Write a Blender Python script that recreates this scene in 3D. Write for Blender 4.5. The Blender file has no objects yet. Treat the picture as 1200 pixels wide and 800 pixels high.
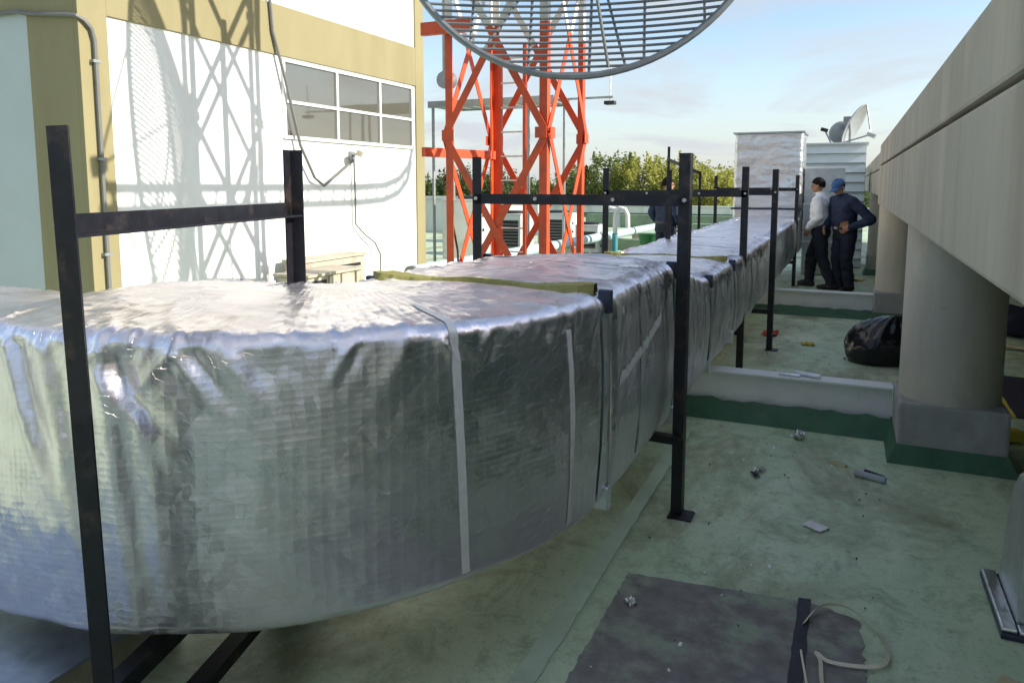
import bpy, bmesh, math, random
import numpy as np
from mathutils import Vector, Matrix, Euler
random.seed(7)
rng = np.random.default_rng(11)
R_ = math.radians
scene = bpy.context.scene
COL = scene.collection

# ------------------------------------------------------------------ camera
cam_d = bpy.data.cameras.new('camera')
cam = bpy.data.objects.new('camera', cam_d); COL.objects.link(cam)
cam.location = (0, 0, 1.65)
cam.rotation_euler = (R_(90 - 6.4), 0, R_(24.4))
cam_d.sensor_width = 36.0
cam_d.lens = 870 / 1200 * 36
cam_d.shift_y = -86 / 1200
cam_d.clip_start = 0.05
cam_d.clip_end = 9000
scene.camera = cam

# ------------------------------------------------------------------ world, sun, exposure
SUN_AZ, SUN_EL = 84.0, 27.0            # azimuth from +Y towards +X
world = bpy.data.worlds.new('World'); scene.world = world
world.use_nodes = True
wn, wl = world.node_tree.nodes, world.node_tree.links
wn.clear()
w_out = wn.new('ShaderNodeOutputWorld')
sky = wn.new('ShaderNodeTexSky'); sky.sky_type = 'NISHITA'; sky.sun_disc = False
sky.sun_elevation = R_(SUN_EL); sky.sun_rotation = R_(SUN_AZ)
sky.air_density = 1.0; sky.dust_density = 0.9; sky.ozone_density = 1.3
bg = wn.new('ShaderNodeBackground'); bg.inputs['Strength'].default_value = 0.069
wl.new(sky.outputs[0], bg.inputs['Color'])
tc = wn.new('ShaderNodeTexCoord')
sep = wn.new('ShaderNodeSeparateXYZ'); wl.new(tc.outputs['Generated'], sep.inputs[0])
def wmath(op, a, b=None, clamp=False):
    n = wn.new('ShaderNodeMath'); n.operation = op; n.use_clamp = clamp
    for i, v in enumerate((a, b)):
        if v is None: continue
        if isinstance(v, (int, float)): n.inputs[i].default_value = v
        else: wl.new(v, n.inputs[i])
    return n.outputs[0]
zz = wmath('ADD', wmath('MAXIMUM', sep.outputs[2], 0.0), 0.16)
cmb = wn.new('ShaderNodeCombineXYZ')
wl.new(wmath('DIVIDE', sep.outputs[0], zz), cmb.inputs[0])
wl.new(wmath('DIVIDE', sep.outputs[1], zz), cmb.inputs[1])
cn = wn.new('ShaderNodeTexNoise'); cn.inputs['Scale'].default_value = 0.85
cn.inputs['Detail'].default_value = 9; cn.inputs['Roughness'].default_value = 0.56
cn.inputs['Distortion'].default_value = 0.5
wl.new(cmb.outputs[0], cn.inputs['Vector'])
cr = wn.new('ShaderNodeMapRange'); cr.inputs[1].default_value = 0.43; cr.inputs[2].default_value = 0.63
cr.inputs[3].default_value = 0.05; cr.inputs[4].default_value = 0.95
wl.new(cn.outputs[0], cr.inputs[0])
hz = wn.new('ShaderNodeMapRange'); hz.inputs[1].default_value = 0.0; hz.inputs[2].default_value = 0.17
hz.inputs[3].default_value = 0.85; hz.inputs[4].default_value = 0.0
wl.new(sep.outputs[2], hz.inputs[0])
cfac = wmath('MAXIMUM', cr.outputs[0], hz.outputs[0])
cb = wn.new('ShaderNodeBackground'); cb.inputs['Color'].default_value = (0.89, 0.94, 1.0, 1)
cb.inputs['Strength'].default_value = 0.225
mx = wn.new('ShaderNodeMixShader')
wl.new(cfac, mx.inputs[0]); wl.new(bg.outputs[0], mx.inputs[1]); wl.new(cb.outputs[0], mx.inputs[2])
wl.new(mx.outputs[0], w_out.inputs['Surface'])

sun_d = bpy.data.lights.new('sun', 'SUN'); sun_d.energy = 2.0; sun_d.angle = R_(0.5)
sun_d.color = (1.0, 0.93, 0.82)
sun = bpy.data.objects.new('sun', sun_d); COL.objects.link(sun)
sv = Vector((math.sin(R_(SUN_AZ)) * math.cos(R_(SUN_EL)), math.cos(R_(SUN_AZ)) * math.cos(R_(SUN_EL)), math.sin(R_(SUN_EL))))
sun.rotation_euler = sv.to_track_quat('Z', 'Y').to_euler()
sun.location = (30, 3, 20)

scene.view_settings.view_transform = 'Standard'
scene.view_settings.look = 'None'
scene.view_settings.gamma = 1.0
scene.view_settings.use_curve_mapping = False
scene.view_settings.exposure = 1.8

# ------------------------------------------------------------------ materials
def new_mat(name):
    m = bpy.data.materials.new(name); m.use_nodes = True
    nt = m.node_tree
    return m, nt.nodes, nt.links, nt.nodes['Principled BSDF']

def mat(name, col, rough=0.6, metal=0.0, var=0.15, vscale=6.0, bump=0.0, bscale=40.0, spec=0.5, coat=0.0, col2=None, dirt=None, dscale=1.5, dthr=(0.5, 0.75), stretch=(1, 1, 1)):
    """colour with soft variation, optional second colour patches and bump"""
    m, N, L, P = new_mat(name)
    t = N.new('ShaderNodeTexCoord')
    mp = N.new('ShaderNodeMapping'); mp.inputs['Scale'].default_value = stretch
    L.new(t.outputs['Object'], mp.inputs[0])
    n1 = N.new('ShaderNodeTexNoise'); n1.inputs['Scale'].default_value = vscale; n1.inputs['Detail'].default_value = 6
    n1.inputs['Roughness'].default_value = 0.62
    L.new(mp.outputs[0], n1.inputs['Vector'])
    rmp = N.new('ShaderNodeMapRange'); rmp.inputs[1].default_value = 0.25; rmp.inputs[2].default_value = 0.75
    L.new(n1.outputs[0], rmp.inputs[0])
    mix = N.new('ShaderNodeMix'); mix.data_type = 'RGBA'
    c2 = col2 if col2 else tuple(min(1, c * (1 + var)) for c in col)
    c1 = tuple(c * (1 - var) for c in col) if not col2 else col
    mix.inputs[6].default_value = (*c1, 1); mix.inputs[7].default_value = (*c2, 1)
    L.new(rmp.outputs[0], mix.inputs[0])
    out = mix.outputs[2]
    if dirt:
        n2 = N.new('ShaderNodeTexNoise'); n2.inputs['Scale'].default_value = dscale; n2.inputs['Detail'].default_value = 8
        n2.inputs['Roughness'].default_value = 0.65
        L.new(mp.outputs[0], n2.inputs['Vector'])
        r2 = N.new('ShaderNodeMapRange'); r2.inputs[1].default_value = dthr[0]; r2.inputs[2].default_value = dthr[1]
        L.new(n2.outputs[0], r2.inputs[0])
        m2 = N.new('ShaderNodeMix'); m2.data_type = 'RGBA'; m2.inputs[7].default_value = (*dirt, 1)
        L.new(out, m2.inputs[6]); L.new(r2.outputs[0], m2.inputs[0]); out = m2.outputs[2]
    L.new(out, P.inputs['Base Color'])
    P.inputs['Roughness'].default_value = rough; P.inputs['Metallic'].default_value = metal
    P.inputs['Specular IOR Level'].default_value = spec
    P.inputs['Coat Weight'].default_value = coat
    if bump > 0:
        nb = N.new('ShaderNodeTexNoise'); nb.inputs['Scale'].default_value = bscale; nb.inputs['Detail'].default_value = 8
        L.new(mp.outputs[0], nb.inputs['Vector'])
        b = N.new('ShaderNodeBump'); b.inputs['Strength'].default_value = 0.6; b.inputs['Distance'].default_value = bump
        L.new(nb.outputs[0], b.inputs['Height']); L.new(b.outputs[0], P.inputs['Normal'])
    return m

def foil_mat(name, base, rough, grid=True, wr=0.004):
    m, N, L, P = new_mat(name)
    t = N.new('ShaderNodeTexCoord')
    n1 = N.new('ShaderNodeTexNoise'); n1.inputs['Scale'].default_value = 5; n1.inputs['Detail'].default_value = 6
    L.new(t.outputs['Object'], n1.inputs['Vector'])
    rr = N.new('ShaderNodeMapRange'); rr.inputs[1].default_value = .3; rr.inputs[2].default_value = .7
    rr.inputs[3].default_value = rough - .04; rr.inputs[4].default_value = rough + .10
    L.new(n1.outputs[0], rr.inputs[0])
    P.inputs['Metallic'].default_value = 1.0
    mixc = N.new('ShaderNodeMix'); mixc.data_type = 'RGBA'
    mixc.inputs[6].default_value = (*base, 1); mixc.inputs[7].default_value = tuple(c * .86 for c in base) + (1,)
    L.new(n1.outputs[0], mixc.inputs[0])
    # crumples
    n2 = N.new('ShaderNodeTexNoise'); n2.inputs['Scale'].default_value = 22; n2.inputs['Detail'].default_value = 7
    n2.inputs['Roughness'].default_value = .6; n2.inputs['Distortion'].default_value = .8
    L.new(t.outputs['Object'], n2.inputs['Vector'])
    n3 = N.new('ShaderNodeTexVoronoi'); n3.feature = 'DISTANCE_TO_EDGE'; n3.inputs['Scale'].default_value = 9
    mpv = N.new('ShaderNodeMix'); mpv.data_type = 'VECTOR'; mpv.inputs[0].default_value = .14
    L.new(t.outputs['Object'], mpv.inputs[4]); L.new(n2.outputs['Color'], mpv.inputs[5])
    L.new(mpv.outputs[1], n3.inputs['Vector'])
    b1 = N.new('ShaderNodeBump'); b1.inputs['Strength'].default_value = .22; b1.inputs['Distance'].default_value = wr
    L.new(n2.outputs[0], b1.inputs['Height'])
    b2 = N.new('ShaderNodeBump'); b2.inputs['Strength'].default_value = .10; b2.inputs['Distance'].default_value = wr * 1.2
    L.new(n3.outputs[0], b2.inputs['Height']); L.new(b1.outputs[0], b2.inputs['Normal'])
    # crumpled facets: piecewise flat random tilts, stronger on upward faces
    ge = N.new('ShaderNodeNewGeometry'); gz = N.new('ShaderNodeSeparateXYZ'); L.new(ge.outputs['Normal'], gz.inputs[0])
    tp = N.new('ShaderNodeMapRange'); tp.inputs[1].default_value = .3; tp.inputs[2].default_value = .8; tp.inputs[3].default_value = .27; tp.inputs[4].default_value = .42
    L.new(gz.outputs[2], tp.inputs[0])
    prev = b2
    for sc_, tilt_, dist_ in ((11, .30, .10), (30, .34, .16)):
        wp = N.new('ShaderNodeMix'); wp.data_type = 'VECTOR'; wp.inputs[0].default_value = dist_ * .25
        L.new(t.outputs['Object'], wp.inputs[4]); L.new(n1.outputs['Color'], wp.inputs[5])
        vo = N.new('ShaderNodeTexVoronoi'); vo.inputs['Scale'].default_value = sc_; L.new(wp.outputs[1], vo.inputs['Vector'])
        df_ = N.new('ShaderNodeVectorMath'); df_.operation = 'SUBTRACT'; L.new(wp.outputs[1], df_.inputs[0]); L.new(vo.outputs['Position'], df_.inputs[1])
        cc_ = N.new('ShaderNodeVectorMath'); cc_.operation = 'SUBTRACT'; cc_.inputs[1].default_value = (.5, .5, .5); L.new(vo.outputs['Color'], cc_.inputs[0])
        dt_ = N.new('ShaderNodeVectorMath'); dt_.operation = 'DOT_PRODUCT'; L.new(df_.outputs[0], dt_.inputs[0]); L.new(cc_.outputs[0], dt_.inputs[1])
        hh = N.new('ShaderNodeMath'); hh.operation = 'MULTIPLY'; L.new(dt_.outputs['Value'], hh.inputs[0]); L.new(tp.outputs[0], hh.inputs[1])
        bb = N.new('ShaderNodeBump'); bb.inputs['Strength'].default_value = 1.0; bb.inputs['Distance'].default_value = tilt_
        L.new(hh.outputs[0], bb.inputs['Height']); L.new(prev.outputs[0], bb.inputs['Normal']); prev = bb
    b2 = prev; last = prev
    if grid:
        uv = N.new('ShaderNodeUVMap'); uv.uv_map = 'UVMap'
        wv = N.new('ShaderNodeVectorMath'); wv.operation = 'MULTIPLY_ADD'
        nn = N.new('ShaderNodeTexNoise'); nn.inputs['Scale'].default_value = 6; L.new(t.outputs['Object'], nn.inputs['Vector'])
        wv.inputs[1].default_value = (.014, .014, 0)
        L.new(nn.outputs['Color'], wv.inputs[0]); L.new(uv.outputs[0], wv.inputs[2])
        sx = N.new('ShaderNodeSeparateXYZ'); L.new(wv.outputs[0], sx.inputs[0])
        def pillow(sock, pitch, amp):
            sc = N.new('ShaderNodeMath'); sc.operation = 'MULTIPLY'; sc.inputs[1].default_value = math.pi / pitch; L.new(sock, sc.inputs[0])
            sn = N.new('ShaderNodeMath'); sn.operation = 'SINE'; L.new(sc.outputs[0], sn.inputs[0])
            ab = N.new('ShaderNodeMath'); ab.operation = 'ABSOLUTE'; L.new(sn.outputs[0], ab.inputs[0])
            am = N.new('ShaderNodeMath'); am.operation = 'MULTIPLY'; am.inputs[1].default_value = amp; L.new(ab.outputs[0], am.inputs[0])
            return am.outputs[0]
        ln = N.new('ShaderNodeMath'); ln.operation = 'ADD'
        L.new(pillow(sx.outputs[1], .0200, .55), ln.inputs[0]); L.new(pillow(sx.outputs[0], .0220, 1.15), ln.inputs[1])
        # the scrim shows only where the foil lies taut
        nm = N.new('ShaderNodeTexNoise'); nm.inputs['Scale'].default_value = 2.2; nm.inputs['Detail'].default_value = 4; L.new(t.outputs['Object'], nm.inputs['Vector'])
        rm_ = N.new('ShaderNodeMapRange'); rm_.inputs[1].default_value = .36; rm_.inputs[2].default_value = .62; rm_.inputs[3].default_value = .45; L.new(nm.outputs[0], rm_.inputs[0])
        br = N.new('ShaderNodeMath'); br.operation = 'MULTIPLY'; L.new(ln.outputs[0], br.inputs[0]); L.new(rm_.outputs[0], br.inputs[1])
        b3 = N.new('ShaderNodeBump'); b3.inputs['Strength'].default_value = 1.0; b3.inputs['Distance'].default_value = .00055
        L.new(br.outputs[0], b3.inputs['Height']); L.new(b2.outputs[0], b3.inputs['Normal']); last = b3
        mg = N.new('ShaderNodeMath'); mg.operation = 'MULTIPLY_ADD'; mg.inputs[1].default_value = -.03
        L.new(br.outputs[0], mg.inputs[0]); L.new(rr.outputs[0], mg.inputs[2]); L.new(mg.outputs[0], P.inputs['Roughness'])
    else:
        L.new(rr.outputs[0], P.inputs['Roughness'])
    L.new(mixc.outputs[2], P.inputs['Base Color'])
    L.new(last.outputs[0], P.inputs['Normal'])
    return m

def floor_mat():
    m, N, L, P = new_mat('roof_paint')
    t = N.new('ShaderNodeTexCoord')
    def noise(sc, det=8, ro=.6, st=(1, 1, 1), di=0.0):
        mp = N.new('ShaderNodeMapping'); mp.inputs['Scale'].default_value = st
        L.new(t.outputs['Object'], mp.inputs[0])
        n = N.new('ShaderNodeTexNoise'); n.inputs['Scale'].default_value = sc; n.inputs['Detail'].default_value = det
        n.inputs['Roughness'].default_value = ro; n.inputs['Distortion'].default_value = di
        L.new(mp.outputs[0], n.inputs['Vector']); return n.outputs[0]
    def rng_(v, a, b, c=0., d=1.):
        r = N.new('ShaderNodeMapRange'); r.inputs[1].default_value = a; r.inputs[2].default_value = b
        r.inputs[3].default_value = c; r.inputs[4].default_value = d; L.new(v, r.inputs[0]); return r.outputs[0]
    def mixc(f, a, b):
        x = N.new('ShaderNodeMix'); x.data_type = 'RGBA'
        L.new(f, x.inputs[0])
        for i, v in ((6, a), (7, b)):
            if isinstance(v, tuple): x.inputs[i].default_value = (*v, 1)
            else: L.new(v, x.inputs[i])
        return x.outputs[2]
    c = mixc(rng_(noise(1.1), .3, .7), (.46, .61, .40), (.64, .72, .51))
    c = mixc(rng_(noise(2.6, 10, .72, (1, .6, 1), .8), .48, .68, 0, .8), c, (.70, .76, .55))
    c = mixc(rng_(noise(.85, 10, .70, (1.4, .8, 1), .4), .48, .62, 0, .9), c, (.28, .27, .155))
    c = mixc(rng_(noise(4.6, 10, .75, (1, .8, 1), .7), .51, .68, 0, .8), c, (.22, .30, .17))
    c = mixc(rng_(noise(16, 7, .78), .53, .74, 0, .7), c, (.19, .23, .17))
    c = mixc(rng_(noise(60, 4, .65), .58, .75, 0, .65), c, (.11, .13, .10))
    c = mixc(rng_(noise(33, 4, .7), .62, .74, 0, .5), c, (.72, .74, .64))
    L.new(c, P.inputs['Base Color'])
    L.new(rng_(noise(3.0), .3, .7, .38, .75), P.inputs['Roughness'])
    b = N.new('ShaderNodeBump'); b.inputs['Strength'].default_value = .5; b.inputs['Distance'].default_value = .004
    L.new(noise(26, 9, .7), b.inputs['Height']); L.new(b.outputs[0], P.inputs['Normal'])
    return m

def leaf_mat(name, c1, c2):
    m, N, L, P = new_mat(name)
    oi = N.new('ShaderNodeTexCoord')
    n = N.new('ShaderNodeTexNoise'); n.inputs['Scale'].default_value = 1.7; n.inputs['Detail'].default_value = 4
    L.new(oi.outputs['Object'], n.inputs['Vector'])
    r = N.new('ShaderNodeMapRange'); r.inputs[1].default_value = .32; r.inputs[2].default_value = .68
    L.new(n.outputs[0], r.inputs[0])
    x = N.new('ShaderNodeMix'); x.data_type = 'RGBA'; x.inputs[6].default_value = (*c1, 1); x.inputs[7].default_value = (*c2, 1)
    L.new(r.outputs[0], x.inputs[0]); L.new(x.outputs[2], P.inputs['Base Color'])
    P.inputs['Roughness'].default_value = .55
    tr = N.new('ShaderNodeBsdfTranslucent'); L.new(x.outputs[2], tr.inputs['Color'])
    ms = N.new('ShaderNodeMixShader'); ms.inputs[0].default_value = .45
    L.new(P.outputs[0], ms.inputs[1]); L.new(tr.outputs[0], ms.inputs[2])
    L.new(ms.outputs[0], N['Material Output'].inputs['Surface'])
    return m

M = {}
M['foil'] = foil_mat('foil_scrim', (.95, .895, .925), .34)
M['foil_plain'] = foil_mat('foil_plain', (.82, .83, .85), .30, False, .004)
M['tape'] = mat('silver_tape', (.82, .80, .75), .45, .15, .1, 30, .001, 60)
M['gasket'] = mat('olive_insulation', (.20, .19, .045), .85, 0, .3, 30, .006, 60, col2=(.33, .30, .10))
M['flange'] = mat('flange_blue_grey', (.05, .06, .09), .4, .6, .3, 30)
M['galv'] = mat('galvanised', (.50, .53, .54), .38, .85, .18, 9, .0008, 40, dirt=(.38, .42, .42), dscale=3)
M['galv_light'] = mat('pale_sheet_metal', (.62, .67, .67), .45, .25, .08, 5, .0006, 30)
M['black_steel'] = mat('black_painted_steel', (.012, .012, .017), .42, .2, .5, 20, .0008, 60, dirt=(.075, .055, .042), dscale=9, dthr=(.54, .74))
M['bolt'] = mat('zinc_bolt', (.55, .55, .55), .35, .8)
M['red'] = mat('red_tower_paint', (.66, .085, .020), .5, 0, .18, 5, .001, 50, dirt=(.42, .075, .035), dscale=6, dthr=(.5, .7))
M['white_steel'] = mat('white_tower_paint', (.72, .72, .69), .5, 0, .08, 5, dirt=(.45, .42, .36), dscale=4)
M['dish'] = mat('grey_dish_tube', (.20, .22, .23), .45, .6, .15, 10)
M['grey_steel'] = mat('grey_steel', (.30, .31, .31), .5, .5, .2, 8, dirt=(.2, .16, .12), dscale=5, dthr=(.6, .85))
M['white_wall'] = mat('white_stucco', (.78, .79, .77), .85, 0, .04, 2, .002, 60, dirt=(.68, .68, .64), dscale=1.1, dthr=(.5, .8), stretch=(1, 1, .35))
M['olive_wall'] = mat('olive_stucco', (.285, .25, .135), .85, 0, .07, 2, .002, 60, dirt=(.235, .20, .10), dscale=1.2, dthr=(.5, .8), stretch=(1, 1, .35))
M['shade_panel'] = mat('shaded_panel_tone', (.50, .55, .555), .85, 0, .04, 2, .002, 60)  # white panels' shaded blue-grey tone is put into the colour
M['window_frame'] = mat('window_frame_white', (.74, .75, .74), .4, .1, .04, 8)
M['concrete'] = mat('beam_concrete', (.425, .40, .325), .88, 0, .12, 1.6, .003, 45, dirt=(.28, .25, .185), dscale=1.4, dthr=(.48, .78), stretch=(1, 1, .30))
def weather(name, streak, spot):
    """run-off streaks and small pits on top of a finished material"""
    m = M[name]; N = m.node_tree.nodes; L = m.node_tree.links; P = N['Principled BSDF']
    src = P.inputs['Base Color'].links[0].from_socket; t = N.new('ShaderNodeTexCoord')
    for st, sc, lo, hi, col, f in (((1, 1, .16), 4.5, .50, .74, streak, .42), ((1, 1, 1), 24, .64, .72, spot, .7), ((1, 1, .5), 3.2, .54, .68, tuple(min(1, c * 2.2) for c in streak), .45)):
        mp = N.new('ShaderNodeMapping'); mp.inputs['Scale'].default_value = st; L.new(t.outputs['Object'], mp.inputs[0])
        n = N.new('ShaderNodeTexNoise'); n.inputs['Scale'].default_value = sc; n.inputs['Detail'].default_value = 9; n.inputs['Roughness'].default_value = .68; L.new(mp.outputs[0], n.inputs['Vector'])
        r = N.new('ShaderNodeMapRange'); r.inputs[1].default_value = lo; r.inputs[2].default_value = hi; r.inputs[4].default_value = f; L.new(n.outputs[0], r.inputs[0])
        x = N.new('ShaderNodeMix'); x.data_type = 'RGBA'; x.inputs[7].default_value = (*col, 1); L.new(r.outputs[0], x.inputs[0]); L.new(src, x.inputs[6]); src = x.outputs[2]
    L.new(src, P.inputs['Base Color'])
weather('concrete', (.235, .21, .155), (.16, .145, .11))
M['column'] = mat('column_concrete', (.48, .445, .36), .85, 0, .10, 2, .003, 45, dirt=(.32, .30, .24), dscale=2.2, dthr=(.5, .8), stretch=(1, 1, .4))
M['pedestal'] = mat('pedestal_grey', (.34, .335, .315), .85, 0, .14, 4, .003, 40, dirt=(.20, .20, .19), dscale=3, dthr=(.5, .8))
weather('column', (.28, .26, .20), (.20, .185, .15)); weather('pedestal', (.22, .215, .20), (.14, .14, .13))
M['groove'] = mat('dark_joint', (.045, .042, .038), .9)  # near-black core showing in the gap between the panels
M['floor'] = floor_mat()
M['green_coat'] = mat('dark_green_coating', (.045, .125, .068), .6, 0, .25, 6, .003, 35, dirt=(.09, .14, .09), dscale=4, dthr=(.55, .8))
M['seam'] = mat('membrane_seam_green', (.58, .69, .53), .7, 0, .25, 6, .003, 35, dirt=(.36, .42, .31), dscale=3, dthr=(.45, .7))
M['felt'] = mat('grey_felt', (.25, .235, .22), .92, 0, .35, 9, .006, 55, dirt=(.34, .39, .28), dscale=4.5, dthr=(.50, .66))
M['felt_dark'] = mat('grey_felt_strip', (.055, .055, .072), .85, 0, .2, 7, .004, 55)
M['plinth'] = mat('plinth_green', (.20, .27, .18), .8, 0, .2, 3, dirt=(.14, .16, .11), dscale=2)
M['steel_white'] = mat('white_painted_beam', (.78, .79, .78), .55, .1, .08, 4, .0015, 50, dirt=(.50, .51, .51), dscale=5, dthr=(.58, .8))
M['bag'] = mat('black_plastic', (.008, .008, .011), .22, 0, .2, 10, .006, 25)
M['paper'] = mat('white_paper', (.85, .85, .83), .8)
M['yellow'] = mat('yellow_scrap', (.62, .50, .06), .7, 0, .15)
M['straw'] = mat('pale_wood', (.50, .44, .26), .75, 0, .2)
M['redcloth'] = mat('red_cloth', (.45, .06, .03), .85, 0, .25)
M['strap'] = mat('beige_strap', (.78, .72, .55), .6, 0, .15, 25)
M['tube'] = mat('grey_plastic_tube', (.35, .37, .40), .45)
M['pipe'] = mat('pale_blue_pipe', (.44, .58, .60), .5, 0, .12, 4, dirt=(.45, .47, .45), dscale=3)
M['teal'] = mat('teal_paint', (.06, .28, .32), .5, 0, .15)
M['pvc'] = mat('white_pvc', (.72, .73, .72), .4)
M['ac_white'] = mat('ac_cream_white', (.66, .68, .66), .5, 0, .06, 5, dirt=(.45, .44, .38), dscale=3)
M['dark'] = mat('dark_grille', (.02, .021, .023), .55, .2)
M['parapet'] = mat('parapet_white', (.62, .64, .60), .85, 0, .08, 2, dirt=(.35, .38, .32), dscale=1.2, stretch=(1, 1, .3))
M['sat'] = mat('satellite_dish_grey', (.36, .39, .40), .5, .2, .1, 8)
M['cable'] = mat('black_cable', (.015, .015, .016), .5)
M['grey_cable'] = mat('grey_cable', (.16, .16, .15), .55)
M['crate'] = mat('weathered_board', (.46, .42, .33), .8, 0, .2, 9, .003, 40, dirt=(.25, .22, .17), dscale=3)
M['blue_sheet'] = mat('blue_grey_sheet', (.33, .38, .43), .35, .75, .2, 14, .001, 60, dirt=(.22, .25, .28), dscale=9)
M['mat_purple'] = mat('dark_purple_mat', (.035, .028, .045), .85, 0, .2, 8)
M['green_box'] = mat('green_plastic', (.03, .16, .05), .5)
M['shirt_white'] = mat('white_shirt', (.80, .80, .81), .85, 0, .07, 12, .004, 18)
M['navy'] = mat('navy_shirt', (.012, .022, .060), .8, 0, .25, 12, .004, 18)
M['jeans'] = mat('dark_trousers', (.014, .016, .026), .85, 0, .3, 14, .004, 20)
M['jeans2'] = mat('navy_trousers', (.010, .014, .032), .85, 0, .3, 14, .004, 20)
M['skin'] = mat('skin', (.36, .19, .115), .55, 0, .08, 20)
M['hair'] = mat('black_hair', (.012, .010, .009), .85, 0, .3, 40, .004, 120, spec=.15)
M['cap'] = mat('blue_cap', (.045, .11, .27), .8, 0, .15, 20)
M['shoe'] = mat('dark_shoe', (.012, .011, .011), .5)
M['belt'] = mat('black_belt', (.01, .01, .01), .4)
M['eye'] = mat('dark_eye', (.01, .008, .007), .2)
M['bark'] = mat('bark', (.11, .085, .06), .9, 0, .3, 8, .01, 20)
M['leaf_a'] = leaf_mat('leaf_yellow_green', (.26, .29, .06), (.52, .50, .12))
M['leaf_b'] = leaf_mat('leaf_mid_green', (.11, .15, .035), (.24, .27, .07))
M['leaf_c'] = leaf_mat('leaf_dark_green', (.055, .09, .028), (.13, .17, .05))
M['terrain'] = mat('distant_ground', (.05, .075, .03), .95, 0, .3, .05, col2=(.10, .12, .05))
M['plastic_dark'] = mat('dark_fabric_bundle', (.018, .018, .045), .7, 0, .3, 10)

def glass_mat():
    m, N, L, P = new_mat('window_glass')
    P.inputs['Base Color'].default_value = (.10, .095, .075, 1)
    P.inputs['Roughness'].default_value = .035; P.inputs['Specular IOR Level'].default_value = 1.0
    P.inputs['IOR'].default_value = 1.75
    n = N.new('ShaderNodeTexNoise'); n.inputs['Scale'].default_value = .9
    t = N.new('ShaderNodeTexCoord'); L.new(t.outputs['Object'], n.inputs['Vector'])
    b = N.new('ShaderNodeBump'); b.inputs['Distance'].default_value = .01; b.inputs['Strength'].default_value = .3
    L.new(n.outputs[0], b.inputs['Height']); L.new(b.outputs[0], P.inputs['Normal'])
    return m
M['glass'] = glass_mat()

# ------------------------------------------------------------------ helpers
def tag(o, label=None, cat=None, group=None, kind=None):
    if label: o['label'] = label
    if cat: o['category'] = cat
    if group: o['group'] = group
    if kind: o['kind'] = kind
    return o

def empty(name, loc, label, cat, group=None):
    o = bpy.data.objects.new(name, None); COL.objects.link(o)
    o.empty_display_size = .1
    o.location = loc; tag(o, label, cat, group)
    return o

def wloc(o):
    v = Vector((0, 0, 0))
    while o is not None:
        v += Vector(o.location); o = o.parent
    return v

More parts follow.
